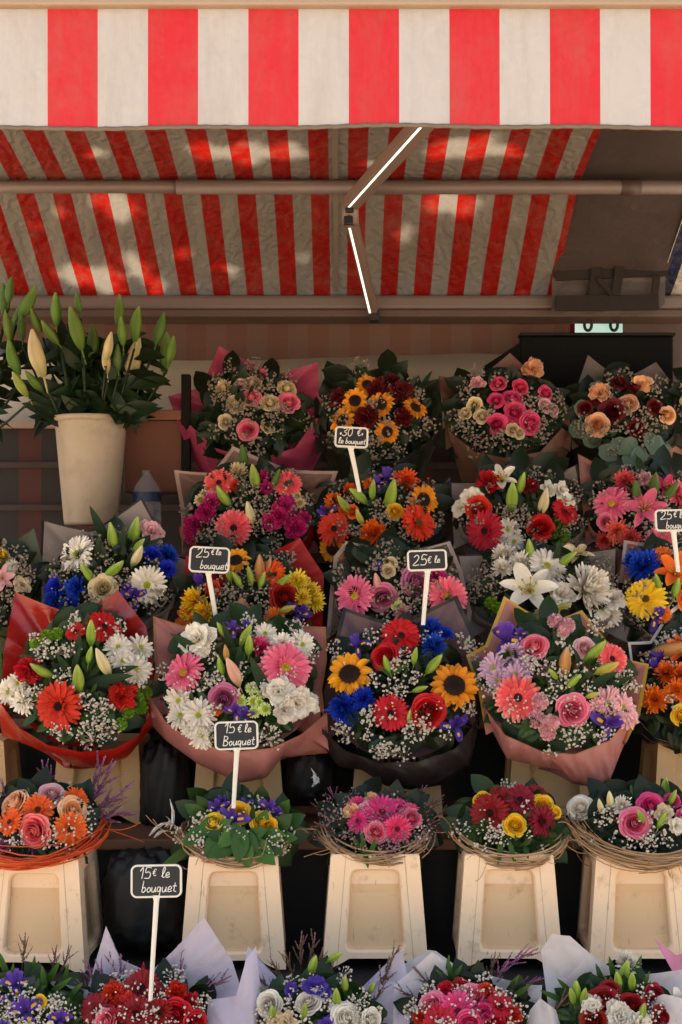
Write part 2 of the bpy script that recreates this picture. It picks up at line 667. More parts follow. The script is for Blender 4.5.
# ------------------------------------------------------------------ light and world
SUN_EL, SUN_AZ = 69.0, -18.0      # the sun stands behind the stall, a little to the left: the display lies in open shade
w = bpy.data.worlds.new("World")
scene.world = w
w.use_nodes = True
wt = w.node_tree
sky = wt.nodes.new('ShaderNodeTexSky')
sky.sky_type = 'NISHITA'
sky.sun_disc = False
sky.sun_elevation = R_(SUN_EL)
sky.sun_rotation = R_(SUN_AZ)
sky.dust_density = 3.0
bg = wt.nodes['Background']
bg.inputs[1].default_value = 0.15
wb = wt.nodes.new('ShaderNodeMix')
wb.data_type = 'RGBA'
wb.blend_type = 'MULTIPLY'
wb.inputs[0].default_value = 1.0
wb.inputs[7].default_value = (1.0, .88, .71, 1)      # hazy warm air
wt.links.new(sky.outputs[0], wb.inputs[6])
wt.links.new(wb.outputs[2], bg.inputs[0])

sd = bpy.data.lights.new("sun", 'SUN')
sd.energy = 4.0
sd.angle = R_(9)
sd.color = (1.0, .86, .68)
so = bpy.data.objects.new("sun", sd)
col.objects.link(so)
dirv = -Vector((math.sin(R_(SUN_AZ)) * math.cos(R_(SUN_EL)), math.cos(R_(SUN_AZ)) * math.cos(R_(SUN_EL)), math.sin(R_(SUN_EL))))
so.rotation_euler = dirv.to_track_quat('-Z', 'Y').to_euler()
so.location = (-3, 12, 12)

vs = scene.view_settings
vs.view_transform = 'Standard'
vs.look = 'None'
vs.exposure = 1.92
vs.gamma = 1
scene.cycles.use_denoising = True
scene.cycles.max_bounces = 8
scene.cycles.transparent_max_bounces = 16
scene.cycles.caustics_reflective = False
scene.cycles.caustics_refractive = False

# ------------------------------------------------------------------ ground and wall behind the stall
t = NT('pavement_asphalt')
c = t.mix(t.noise(3, 6), lin('#b8a994'), lin('#c6b8a4'))
c = t.mix(t.math('MULTIPLY', t.noise(220, 3), .5), c, lin('#9c8e7c'))
M_ground = t.surface(c, .9, t.bump(t.noise(260, 4), .5, .004))
g = MB()
g.grid(np.array([[(x, y, 0) for x in (-400, -20, -5, 5, 20, 400)] for y in (-400, -20, 0, 6, 20, 400)], float))
tag(g.obj('pavement', M_ground, None, False), 'pale stone pavement under the flower stall', 'pavement', None, 'structure')

M_plaster = plain('pale_plaster', '#cfc8c0', .85, .12, 3, .3)
b = MB()
b.box((-4, 6.6, 0), (6.0, 6.8, 2.45))
tag(b.obj('rear_wall', M_plaster, None, False, (0, 6.6, 0)), 'pale plaster wall standing behind the whole flower stall', 'wall', None, 'structure')

# ------------------------------------------------------------------ the awning
PROFILE = [(2.84, 2.455), (3.25, 2.525), (3.70, 2.590), (4.18, 2.619), (4.56, 2.567), (4.84, 2.443), (5.10, 2.318)]
PER, PH0 = .1192, .0215           # stripe period and the left edge of one red stripe


def profile_z(Y):
    return float(np.interp(Y, [p[0] for p in PROFILE], [p[1] for p in PROFILE]))


def stripes(t, coord, per, ph, duty=.5):
    x = t.math('DIVIDE', t.math('SUBTRACT', coord, ph), per)
    return t.math('LESS_THAN', t.math('FRACT', t.math('ADD', x, 200.0)), duty)


def geo_x(t):
    g_ = t.n('ShaderNodeNewGeometry')
    s = t.n('ShaderNodeSeparateXYZ')
    t.l(g_.outputs['Position'], s.inputs[0])
    return s.outputs[0], s.outputs[2], g_.outputs['Position']


def fabric_mat(name, per, ph, ca, cb, trans, dirt, duty=.5, bump=.25):
    t = NT(name)
    x, z, pos = geo_x(t)
    c = t.mix(stripes(t, x, per, ph, duty), lin(cb), lin(ca))
    mp = t.n('ShaderNodeMapping')
    t.l(pos, mp.inputs[0])
    mp.inputs['Scale'].default_value = (14, 14, 2.2)
    streak = t.ramp(t.noise(1.6, 6, .7, mp.outputs[0]), [(.45, (0, 0, 0, 1)), (.8, (1, 1, 1, 1))])
    c = t.mix(t.math('MULTIPLY', streak, dirt), c, lin('#7a6a58'))
    grime = t.ramp(t.noise(5, 6, .7, pos), [(.5, (0, 0, 0, 1)), (.85, (1, 1, 1, 1))])
    c = t.mix(t.math('MULTIPLY', grime, dirt * .8), c, lin('#8a7c6c'))
    wv = t.n('ShaderNodeTexWave', i_Scale=6.5, i_Distortion=9, i_Detail=3)
    wv.inputs['Detail Scale'].default_value = 2.2
    t.l(pos, wv.inputs['Vector'])
    h = t.math('ADD', t.math('MULTIPLY', t.noise(6, 3, .5, pos), .6), t.math('MULTIPLY', wv.outputs[1], .8))
    return t.surface(c, .7, t.bump(h, bump, .02), trans, .25)


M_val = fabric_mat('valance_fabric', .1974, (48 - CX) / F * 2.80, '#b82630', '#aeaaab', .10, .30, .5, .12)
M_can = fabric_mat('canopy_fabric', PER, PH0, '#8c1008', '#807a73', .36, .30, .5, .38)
M_blu = fabric_mat('blue_canopy_fabric', .110, 1.131, '#14203e', '#a8a098', .10, .4, .42, .4)
M_alu = plain('painted_aluminium', '#94806f', .42, .10, 6, .1, 0, .5)
M_alud = plain('weathered_aluminium', '#6e605c', .42, .14, 5, .12, 0, .5)
M_blk = plain('black_plastic', '#141212', .45, .2, 20, .2)
M_hem = plain('hem_tape', '#6e6258', .8, .2, 60, .4)

aw = empty('awning', (0, 2.8, 2.45), 'red and white striped awning with a hanging front valance and folding lit arm', 'awning')
b = MB()
b.box((-2.0, 2.775, 2.422), (2.0, 2.86, 2.52))
b.obj('front_rail', M_alu, aw, False, bevel=.006)


def val_y(x, s):
    return 2.795 - .0045 * s * (math.sin(x * 5.1 + .6) + .5 * math.sin(x * 13.7)) - .004 * s


b = MB()
xs = np.linspace(-2.0, 2.0, 321)
P = np.zeros((15, len(xs), 3))
for i, s in enumerate(np.linspace(0, 1, 15)):
    for j, x in enumerate(xs):
        zb = 2.189 + .0010 * math.sin(x * 4.2 + 1.2) + .0012 * math.sin(x * 17)
        zt = 2.424
        P[i, j] = (x, val_y(x, s), zt + (zb - zt) * s)
b.grid(P)
val = b.obj('valance', M_val, aw)
b = MB()
b.tube([(x, val_y(x, 1), 2.1885 + .0010 * math.sin(x * 4.2 + 1.2) + .0012 * math.sin(x * 17) + .0007 * math.sin(x * 160)) for x in xs[::1]], .0042, 6)
b.obj('hem', M_hem, val, origin=np.array(aw.location))

XR = .762                         # right end of the red canopy


def canopy_sheet(x0, x1, nx, mat, name, parent, dz=0.0, sag=.012, ys=None):
    b = MB()
    ys = np.linspace(2.84, 5.10, 60) if ys is None else ys
    xs = np.linspace(x0, x1, nx)
    P = np.zeros((len(ys), nx, 3))
    for i, y in enumerate(ys):
        for j, x in enumerate(xs):
            loose = math.sin(PI * min(1, max(0, (y - 4.56) / .54))) + .4 * math.sin(PI * min(1, max(0, (y - 2.84) / 1.72)))
            wr = .006 * math.sin(x * 23 + y * 3 + 1.5 * math.sin(y * 5)) + .004 * math.sin(x * 61 + 2 * math.sin(y * 7 + x * 3))
            P[i, j] = (x, y, profile_z(y) + dz + loose * (wr - sag * .6))
    b.grid(P)
    return b.obj(name, mat, parent)


canopy = canopy_sheet(-1.42, XR, 220, M_can, 'canopy', aw)
b = MB()
xsm = (336 - CX) / F * 5.1
b.grid(np.array([[(xsm - .009, y, profile_z(y) - .012), (xsm + .009, y, profile_z(y) - .012)] for y in np.linspace(3.2, 5.06, 40)]))
b.obj('canopy_seam', plain('seam_tape', '#6b5f56', .8, .1, 30), canopy, origin=np.array(aw.location))
# cross tube that carries the canopy: two telescoping lengths and a clamp
b = MB()
b.tube([(-2.0, 4.50, 2.5445), (-.02, 4.50, 2.5445)], .0205, 14)
b.obj('cross_tube', M_alud, aw)
b = MB()
b.tube([(-.52, 4.492, 2.541), (2.0, 4.492, 2.541)], .0225, 14)
b.obj('cross_tube', M_alud, aw)
b = MB()
b.tube([(.885, 4.492, 2.541), (.945, 4.492, 2.541)], .026, 14)
b.obj('tube_clamp', plain('dark_clamp', '#4a3a36', .5), aw)
# rear roller casing
b = MB()
b.box((-2.0, 5.06, 2.262), (2.0, 5.20, 2.316))
b.obj('roller_casing', M_alud, aw, False, bevel=.014)
b = MB()
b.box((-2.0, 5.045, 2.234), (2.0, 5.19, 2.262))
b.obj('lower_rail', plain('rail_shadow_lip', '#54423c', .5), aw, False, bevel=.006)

# a leafy limb of the street's plane tree lies over the canopy and dapples it
tb = empty('overhanging_branch', (1.9, 3.2, 2.9), 'leafy plane tree limb reaching over the top of the striped canopy', 'tree branch')
lb_ = MB()
br = MB()
r2 = np.random.default_rng(3)
HOLES = []
for hx, hy, hw_ in ((96, 152, 24), (206, 150, 34), (246, 152, 44), (286, 150, 36), (120, 206, 34), (98, 200, 22), (76, 272, 30), (108, 280, 32), (136, 262, 24), (156, 286, 22), (440, 150, 34), (476, 146, 44), (508, 150, 26), (440, 202, 30), (462, 206, 26), (404, 230, 16), (60, 210, 14), (180, 250, 14), (230, 268, 16)):
    Yh = float(np.interp(hy, [131, 187, 240, 297], [4.18, 4.56, 4.83, 5.10]))
    HOLES.append(((hx - CX) / F * Yh, Yh, hw_ * .5 * Yh / F))
sdir = -np.array(dirv)
for i in range(21000):
    q = np.array([r2.uniform(-1.6, 1.5), r2.uniform(2.84, 5.2), 0])
    k = min((math.hypot(q[0] - hx, (q[1] - hy) * .8) / (hr + .012) for hx, hy, hr in HOLES))
    if k < 1.0:
        continue
    q[2] = profile_z(q[1])
    up = r2.uniform(.18, .36)
    p = q + sdir * up / sdir[2]
    a_ = r2.uniform(0, 6.28)
    d = np.array([math.cos(a_), math.sin(a_), r2.normal(0, .25)])
    s_ = np.array([-math.sin(a_), math.cos(a_), r2.normal(0, .25)])
    L = r2.uniform(.05, .085)
    pts = [(-.5, 0), (-.25, -.32), (.0, -.5), (.12, -.25), (.55, 0), (.12, .25), (0, .5), (-.25, .32)]
    lb_.add([p + d * x_ * L + s_ * y_ * L for x_, y_ in pts], [tuple(range(8))], .5, r2.uniform(0, 1))
for (pa, pb, ra) in (((2.6, 3.3, 3.2), (-1.7, 3.5, 2.95), .022), ((1.2, 3.35, 3.1), (-.2, 4.5, 2.9), .012), ((.2, 3.4, 3.02), (-1.2, 4.4, 2.9), .012), ((1.9, 3.3, 3.15), (.9, 4.5, 2.9), .012)):
    pa, pb = np.array(pa), np.array(pb)
    br.tube([pa + (pb - pa) * s + np.array([0, .05 * math.sin(s * 7), .03 * math.sin(s * 9)]) for s in np.linspace(0, 1, 12)], np.linspace(ra, ra * .4, 12), 8)
br.obj('branch', plain('bark', '#6a5a48', .9, .2, 20), tb)
lo_ = lb_.obj('leaves', leaf_mat('#33501c', '#4c6c28', .5, .06), tb, False)
lo_['kind'] = 'stuff'

b = MB()
b.grid(np.array([[(x, y, 2.322 + .10 * (y - 5.2) + .006 * math.sin(x * 9 + y * 4)) for x in np.linspace(-1.6, 1.7, 60)] for y in np.linspace(5.19, 6.58, 12)]))
b.obj('sun_block_sheet', plain('sun_block_dark', '#2e2624', .7, .2, 8, .3), aw)  # unseen sheet added behind the roller to keep the sun off the rear

# folding arm with light strips
t = NT('light_strip')
em = t.n('ShaderNodeEmission')
em.inputs[0].default_value = (1.0, .86, .62, 1)
em.inputs[1].default_value = .6
t.l(em.outputs[0], t.out.inputs[0])
M_led = t.m
elbow = np.array([.029, 4.42, 2.468])
front = np.array([.322, 2.90, 2.405])
rear = np.array([(374 - CX) / F * 5.04, 5.05, HC + (580 - 314) / F * 5.05])


def bar(p, q, wd, h, shift=(0, 0), end=(0, 0)):
    """box along p-q, wd wide across and h tall; shift moves it across / up"""
    p, q = np.asarray(p, float), np.asarray(q, float)
    d = (q - p) / np.linalg.norm(q - p)
    p, q = p - d * end[0], q + d * end[1]
    s = np.cross(d, (0, 0, 1))
    s /= np.linalg.norm(s)
    u = np.cross(s, d)
    c = s * shift[0] + u * shift[1]
    v = []
    for e in (p, q):
        for a_, b_ in ((-1, -1), (1, -1), (1, 1), (-1, 1)):
            v.append(e + c + s * a_ * wd / 2 + u * b_ * h / 2)
    m = MB()
    m.add(v, [(0, 1, 2, 3), (7, 6, 5, 4), (0, 4, 5, 1), (1, 5, 6, 2), (2, 6, 7, 3), (3, 7, 4, 0)])
    return m


def side(p, q):
    d = q - p
    return np.cross(d / np.linalg.norm(d), (0, 0, 1))


M_arm = plain('arm_paint', '#75625a', .4, .08, 8, .05)
for (p, q, wd, sh) in ((elbow, front, .048, .014), (elbow + (0, 0, -.03), rear, .034, -.008)):
    a_ = bar(p, q, wd, .040).obj('awning_arm', M_arm, aw, False, bevel=.006)
    l_ = bar(p, q, .0070, .004, (sh, -.0188), (-.05, -.03))
    l_.obj('light_strip', M_led, a_, False, origin=np.array(aw.location))
b = MB()
b.tube([elbow + (0, 0, -.062), elbow + (0, 0, .03)], .026, 14)
b.obj('elbow_joint', plain('elbow_grey', '#7a6a62', .4, .1), aw)
b = MB()
b.box(elbow + (-.016, -.042, -.034), elbow + (.010, -.022, -.008))
b.obj('hinge', M_blk, aw, False, bevel=.003)
b = MB()
b.box(elbow + (-.020, -.042, -.072), elbow + (.008, -.022, -.046))
b.obj('hinge', M_blk, aw, False, bevel=.003)
b = MB()
b.box(rear + (-.018, -.05, -.03), rear + (.018, .02, .005))
b.obj('arm_mount', M_blk, aw, False, bevel=.003)

# neighbouring blue awning at the right edge
nb = empty('blue_awning', (1.4, 4.2, 2.5), 'blue and white striped neighbouring awning at the right edge', 'awning')
canopy_sheet(1.128, 1.5, 30, M_blu, 'canopy', nb, dz=-.006, ys=np.linspace(3.4, 5.10, 40))

# brown see-through plastic sheet hung between the two awnings, with the shadows of a frame behind it built as dark bars in front
t = NT('brown_plastic_sheet')
x, z, pos = geo_x(t)
c = t.mix(t.noise(4, 5, .6, pos), lin('#383030'), lin('#473c39'))
M_tarp = t.surface(c, .38, t.bump(t.noise(7, 5, .55, pos), .35, .03), .05, .4)
tp = empty('plastic_sheet', (.95, 4.6, 2.5), 'brown plastic weather sheet hanging between the red and the blue awning', 'weather sheet')
b = MB()
ys = list(np.linspace(3.9, 4.98, 26))
P = []
for y in ys:
    P.append([(x, y, profile_z(y) + .012 - .02 * max(0, (y - 4.5) / .5) + .004 * math.sin(x * 17 + y * 6)) for x in np.linspace(XR - .03, 1.165, 24)])
last = P[-1]
x_r = 1.04
P = np.array(P)
for i in range(len(ys)):          # the lower end narrows and rounds off
    k = max(0, (ys[i] - 4.56) / .42)
    wl, wr_ = XR - .03 + .008 * k, 1.165 - .028 * k
    P[i, :, 0] = np.linspace(wl, wr_, 24)
drop = []
for s in np.linspace(.1, 1, 12):
    row = P[25].copy()
    row[:, 1] = 4.985 + .01 * s
    zb = 2.232
    inset = .045 * max(0, s - .72) / .28
    row[:, 0] = np.linspace(P[25][0, 0], P[25][-1, 0] - inset ** 1.0 * (1 if s > .72 else 0), 24)
    row[:, 2] = P[25][:, 2] + (zb - P[25][:, 2]) * s
    drop.append(row)
b.grid(np.concatenate([P, np.array(drop)]))
b.obj('sheet', M_tarp, tp)
M_frame_shadow = plain('frame_shadow_dark', '#1e1410', .8, .2, 18, .3)


def shadow_bar(p0, p1, th, Yd=4.955):
    a_, c_ = at(*p0, Yd), at(*p1, Yd)
    m = MB()
    d = c_ - a_
    n_ = np.array([-d[2], 0, d[0]])
    n_ = n_ / np.linalg.norm(n_) * th / F * Yd / 2
    v = [a_ - n_, c_ - n_, c_ + n_, a_ + n_]
    v += [q + (0, .012, 0) for q in v]
    m.add(v, [(0, 1, 2, 3), (7, 6, 5, 4), (0, 4, 5, 1), (1, 5, 6, 2), (2, 6, 7, 3), (3, 7, 4, 0)])
    return m


fr = empty('frame_shadow', tuple(at(605, 290, 4.955)), 'shadow of a slatted frame, built as dark bars, against the brown plastic sheet', 'frame shadow')
for k, (p0, p1, th) in enumerate((((556, 272), (668, 267), 17), ((556, 303), (659, 302), 15), ((594, 295), (598, 252), 10), ((616, 295), (621, 258), 9), ((598, 278), (612, 294), 5), ((655, 294), (657, 276), 7))):
    shadow_bar(p0, p1, th, 4.955 - .004 * k).obj('shadow_bar', M_frame_shadow, fr, False)

# ------------------------------------------------------------------ things behind the display
# faint striped curtain under the roller
t = NT('faded_curtain')
x, z, pos = geo_x(t)
c = t.mix(stripes(t, x, .150, .03), lin('#70584f'), lin('#6e5046'))
M_cur = t.surface(c, .8, t.bump(t.noise(8, 4, .6, pos), .3, .03), .10, .2)
b = MB()
xs = np.linspace(-1.42, .84, 130)
zc = HC + (580 - 357) / F * 5.22
b.grid(np.array([[(x, 5.225 + .006 * math.sin(x * 21 + s), 2.31 + (zc - 2.31) * s + (.012 * math.sin(x * 3.3)) * s) for x in xs] for s in np.linspace(0, 1, 8)]))
tag(b.obj('striped_curtain', M_cur, None, origin=(0, 5.32, 2.2)), 'faded red and brown striped curtain hanging under the awning roller', 'curtain')
b = MB()
xs = np.linspace(1.034, 1.5, 28)
b.grid(np.array([[(x, 5.225 + .006 * math.sin(x * 24), 2.31 + (1.95 - 2.31) * s) for x in xs] for s in np.linspace(0, 1, 6)]))
tag(b.obj('grey_curtain', plain('mauve_cloth', '#5e5050', .8, .1, 6), None, origin=(1.4, 5.34, 2.2)), 'plain greyish mauve curtain to the right of the small window', 'curtain')

# pale counter panel seen as a light band, and the dark shelf unit below it
cab = empty('rear_cabinet', (0, 5.5, 0), 'long dark storage cabinet with a pale back panel behind the bouquets', 'cabinet')
b = MB()
b.box((-1.42, 5.60, 1.86), (1.5, 5.63, 2.22))
b.obj('back_panel', plain('cream_board', '#cfc4b8', .7, .08, 6), cab, False)
b = MB()
b.box((-1.42, 5.30, 1.868), (1.5, 5.598, 1.895))
b.obj('shelf', plain('pale_edge', '#a08a7e', .55, .1, 8), cab, False)
b = MB()
b.box((-1.42, 5.34, 0), (1.5, 5.596, 1.866))
M_cab = NT('cabinet_front')
x, z, pos = geo_x(M_cab)
c = M_cab.mix(M_cab.math('MULTIPLY', stripes(M_cab, x, .21, .05, .4), M_cab.noise(3, 3, .6, pos)), lin('#241a18'), lin('#5a1c16'))
M_cab = M_cab.surface(c, .6, None)
b.obj('cloth_front', M_cab, cab, False)
for zz in (1.56, 1.72):
    b = MB()
    b.box((-1.42, 5.325, zz), (1.5, 5.338, zz + .022))
    b.obj('shelf_edge', plain('dark_edge', '#3c2c28', .6, .1, 8), cab, False)

# small bright window with two hooks in front
wn = empty('small_window', tuple(at(599, 335, 5.55)), 'small bright mint green window under the roller on the right', 'window')
t = NT('bright_pane')
em = t.n('ShaderNodeEmission')
x, z, pos = geo_x(t)
t.l(t.ramp(t.noise(9, 2, .5, pos), [(.35, lin('#a8d4b8')), (.65, lin('#dfeee0'))]), em.inputs[0])
em.inputs[1].default_value = .24
t.l(em.outputs[0], t.out.inputs[0])
a_, c_ = at(574, 336, 5.55), at(623, 309, 5.55)
b = MB()
b.box((a_[0], 5.55, a_[2]), (c_[0], 5.56, c_[2]))
b.obj('pane', t.m, wn, False)
b = MB()
b.box((a_[0] - .026, 5.53, a_[2] - .01), (a_[0], 5.57, c_[2]))
b.obj('red_jamb', plain('red_paint', '#9c1c16', .5), wn, False)
b = MB()
b.box((a_[0], 5.53, a_[2] - .014), (c_[0], 5.57, a_[2]))
b.obj('sill', plain('white_sill', '#d8d4c8', .5), wn, False)
for k, px in enumerate((588, 614)):
    hk = MB()
    pts = [at(px, 312, 5.12), at(px, 318, 5.12)]
    cc = at(px, 325, 5.12)
    pts += [cc + np.array([math.sin(a__) * .013, 0, math.cos(a__) * .02]) for a__ in np.linspace(.2, 5.0, 14)]
    hk.tube(pts, .0055, 8)
    h_o = hk.obj('hook', M_blk, None, origin=at(px, 314, 5.12))
    tag(h_o, ('dark metal hook on the left side of the small bright window', 'dark metal hook on the right side of the small bright window')[k], 'hook', 'hooks on the roller')
    b = MB()
    b.box(at(px, 318, 5.12) + (-.02, -.012, 0), at(px, 313, 5.12) + (.02, .012, 0))
    b.obj('bracket', M_blk, h_o, False, origin=at(px, 314, 5.12))

# black crate at the back right
cr = empty('black_crate', tuple(at(600, 400, 5.0)), 'wide black plastic crate standing behind the roses at the back', 'crate')
a_, c_ = at(520, 470, 5.0), at(672, 337, 5.0)
b = MB()
b.box((a_[0], 4.98, a_[2]), (c_[0], 5.03, c_[2]))
b.obj('side_panel', plain('crate_black', '#0a0909', .7, .2, 9, .15, 0, .12), cr, False, bevel=.006)
b = MB()
b.box((a_[0] - .004, 4.965, c_[2]), (c_[0] + .006, 5.035, c_[2] + .010))
b.obj('rim', plain('crate_rim', '#141110', .5, .1, 9, .1, 0, .2), cr, False, bevel=.003)
b = MB()
p0, p1, p2, p3 = at(484, 366, 4.985), at(524, 340, 4.985), at(524, 380, 4.985), at(484, 380, 4.985)
b.add([p0, p1, p2, p3] + [q + (0, .03, 0) for q in (p0, p1, p2, p3)], [(3, 2, 1, 0), (4, 5, 6, 7), (0, 1, 5, 4), (1, 2, 6, 5), (2, 3, 7, 6), (3, 0, 4, 7)])
b.obj('sloping_end', plain('crate_black2', '#0c0a0a', .7, .2, 9, .15, 0, .12), cr, False)

# brown board box behind the lily bucket
bx = empty('wooden_box', tuple(at(155, 492, 4.72)), 'reddish brown wooden box standing right of the lily bucket', 'box')
M_bw = plain('reddish_wood', '#6e4030', .7, .15, 7, .2)
a_, c_ = at(124, 492, 4.72), at(183, 410, 4.72)
b = MB()
b.box((a_[0], 4.72, a_[2]), (c_[0], 4.88, c_[2] - .035))
b.obj('side_panel', M_bw, bx, False, bevel=.004)
b = MB()
b.box((a_[0] - .006, 4.708, c_[2] - .034), (c_[0] + .006, 4.886, c_[2]))
b.obj('lid', plain('lid_wood', '#80503a', .6, .12, 9, .2), bx, False, bevel=.004)
b = MB()
b.box(at(181, 500, 4.70) + (0, 0, 0), at(190, 374, 4.70) + (0, .04, 0))
tag(b.obj('dark_post', plain('post_black', '#140f0d', .7, .2, 10, .15, 0, .15), None, False, at(185, 500, 4.70), .003), 'slim dark post between the wooden box and the pink wrapped roses', 'post')

# ------------------------------------------------------------------ tiered display stand
st = empty('display_stand', (0, 3.9, 0), 'dark tiered stand of wooden shelves carrying the bouquets', 'stand')
M_wood = plain('worn_shelf_wood', '#6b4630', .65, .2, 9, .35)
M_dark = plain('black_cloth', '#0d0c0c', .8, .2, 14, .4)
TIER = [(3.26, 3.64, .368), (3.58, 3.98, .648), (4.05, 4.36, .905), (4.20, 4.60, 1.12), (4.50, 4.96, 1.385)]
for k, (y0, y1, z) in enumerate(TIER):
    b = MB()
    b.box((-1.7, y0, z - .028), (1.7, y1, z))
    b.obj('shelf_board', M_wood if k else M_dark, st, False, bevel=.004)
    if k:
        b = MB()
        xs = np.linspace(-1.7, 1.7, 120)
        zl = TIER[k - 1][2] + .003
        b.grid(np.array([[(x, y0 + .035 + .012 * math.sin(x * 17 + s) + .008 * math.sin(x * 43), zl + (z - .03 - zl) * s) for x in xs] for s in np.linspace(0, 1, 10)]))
        b.obj('riser_cloth', M_dark, st)
for x in (-1.6, -.55, .55, 1.6):
    b = MB()
    b.box((x - .02, 4.30, 0), (x + .02, 4.34, 1.09))
    b.obj('post', M_wood, st, False)
b = MB()
b.box((-1.7, 3.30, 0), (1.7, 3.32, .338))
b.obj('front_panel', M_dark, st, False)

# ------------------------------------------------------------------ flower buckets (cream plastic, four recessed sides)
def bucket_mesh(wt_, wb, H, dt, db, inner=.10, seed=0):
    """wt_/wb: width at top/bottom, dt/db: depth at top/bottom; open top, recessed trapezoid window on every side"""
    m = MB()
    N = 48

    def loop(fn):
        return [fn(i / N) for i in range(N)]

    def sq(s, x0, x1, y0, y1):
        s = s * 4
        k, f = int(s) % 4, s - int(s)
        return ((x0 + (x1 - x0) * f, y0), (x1, y0 + (y1 - y0) * f), (x1 - (x1 - x0) * f, y1), (x0, y1 - (y1 - y0) * f))[k]

    def rsq(s, x0, x1, y0, y1, r):
        x, y = sq(s, x0, x1, y0, y1)
        cx_, cy_ = (x0 + x1) / 2, (y0 + y1) / 2
        hx, hy = (x1 - x0) / 2, (y1 - y0) / 2
        ix, iy = max(-(hx - r), min(hx - r, x - cx_)), max(-(hy - r), min(hy - r, y - cy_))
        dx, dy = x - cx_ - ix, y - cy_ - iy
        L = math.hypot(dx, dy)
        if L > r:
            dx, dy = dx / L * r, dy / L * r
        return cx_ + ix + dx, cy_ + iy + dy
    W = (wt_ + wb) / 2
    for sd_ in range(4):
        ang = sd_ * PI / 2
        ca, sa = math.cos(ang), math.sin(ang)
        t_w, b_w, t_d, b_d = (wt_, wb, dt, db) if sd_ % 2 == 0 else (dt, db, wt_, wb)

        def to3(u, h, inset):
            """u in 0..1 across, h in metres"""
            q = h / H
            wd = b_w + (t_w - b_w) * q
            dd = (b_d + (t_d - b_d) * q) / 2 - inset
            x, y = (u - .5) * wd, -dd
            return (x * ca - y * sa, x * sa + y * ca, h)
        cor = .0
        rows = []
        # outer edge; the lower side is cut away in a shallow arch between two feet

        def outer(s):
            u, h = sq(s, 0, 1, 0, H)
            if h == 0 and .14 < u < .86:
                h = .022 * min(1, (min(u - .14, .86 - u)) / .06)
            return to3(u, h, 0)
        rows.append(loop(outer))

        def win(ins, shrink, tap):
            def fn(s):
                u, h = rsq(s, .25 + shrink, .75 - shrink, .038 + shrink * W, H - .034 - shrink * W, .06)
                u = u  # rounded in mixed units, corrected below
                return u, h
            return fn

        def window(s, ins, g_):
            x0, x1, y0, y1 = -.25 * W + g_, .25 * W - g_, .040 + g_, H - .034 - g_
            x, h = rsq(s, x0, x1, y0, y1, .016)
            q = h / H
            return to3(.5 + x / W * (1.06 - .12 * q) * (1.10 if q < .5 else 1.10), h, ins)
        rows.append(loop(lambda s: window(s, 0, -.004)))
        rows.append(loop(lambda s: window(s, .0022, .000)))
        rows.append(loop(lambda s: window(s, .0185, .0022)))
        rows.append(loop(lambda s: window(s, .0205, .0045)))
        P = np.array(rows)
        m.grid(P, np.repeat([0, .3, .5, .8, 1.0], N), .5, close=True)
        base = m.n - N
        m.f.append(tuple(base + i for i in range(N)))
    # raised lip at the top and inner walls
    for (z0, z1, o0, o1) in ((H, H + .004, .0, -.002), (H + .004, H + .004, -.002, -.010), (H + .004, H - inner, -.010, -.014)):
        A = []
        for z, o in ((z0, o0), (z1, o1)):
            x, y = wt_ / 2 + o, dt / 2 + o
            A.append([(-x, -y, z), (x, -y, z), (x, y, z), (-x, y, z)])
        m.grid(np.array(A, float), None, .5, close=True)
    x, y = wt_ / 2 - .0145, dt / 2 - .0145
    m.add([(-x, -y, H - inner), (x, -y, H - inner), (x, y, H - inner), (-x, y, H - inner)], [(0, 1, 2, 3)])
    return m


t = NT('cream_bucket_plastic')
tc = t.n('ShaderNodeTexCoord').outputs['Object']
inf = t.n('ShaderNodeObjectInfo')
ad = t.n('ShaderNodeVectorMath', operation='ADD')
t.l(tc, ad.inputs[0])
cmb = t.n('ShaderNodeCombineXYZ')
for k in range(3):
    t.l(t.math('MULTIPLY', inf.outputs['Random'], 17.0 + k * 5), cmb.inputs[k])
t.l(cmb.outputs[0], ad.inputs[1])
v = ad.outputs[0]
c = t.mix(t.noise(9, 5, .6, v), lin('#f0d2b2'), lin('#e8c6a2'))
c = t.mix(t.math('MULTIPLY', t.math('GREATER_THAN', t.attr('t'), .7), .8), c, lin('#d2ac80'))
grime = t.ramp(t.noise(17, 8, .72, v), [(.56, (0, 0, 0, 1)), (.72, (1, 1, 1, 1))])
c = t.mix(t.math('MULTIPLY', grime, .5), c, lin('#8a6444'))
mp = t.n('ShaderNodeMapping')
t.l(v, mp.inputs[0])
mp.inputs['Scale'].default_value = (30, 30, 3)
mp.inputs['Rotation'].default_value = (0, .16, 0)
scr = t.ramp(t.noise(4, 3, .5, mp.outputs[0]), [(.69, (0, 0, 0, 1)), (.73, (1, 1, 1, 1))])
c = t.mix(t.math('MULTIPLY', scr, .5), c, lin('#7a5638'))
xyz = t.n('ShaderNodeSeparateXYZ')
t.l(tc, xyz.inputs[0])
edge = t.math('ADD', .070, t.math('MULTIPLY', t.math('SUBTRACT', .262, xyz.outputs[2]), .085))
seam = t.math('LESS_THAN', t.math('ABSOLUTE', t.math('SUBTRACT', t.math('ABSOLUTE', xyz.outputs[0]), edge)), .0011)
seam = t.math('MULTIPLY', seam, t.math('LESS_THAN', xyz.outputs[1], -.08))
c = t.mix(t.math('MULTIPLY', t.math('MULTIPLY', seam, t.noise(8, 2, .5, v)), .9), c, lin('#7a5638'))
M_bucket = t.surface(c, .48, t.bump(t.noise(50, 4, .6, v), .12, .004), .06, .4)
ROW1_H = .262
bk1 = bucket_mesh(.212, .252, ROW1_H, .225, .265).mesh('flower_bucket', M_bucket, False)
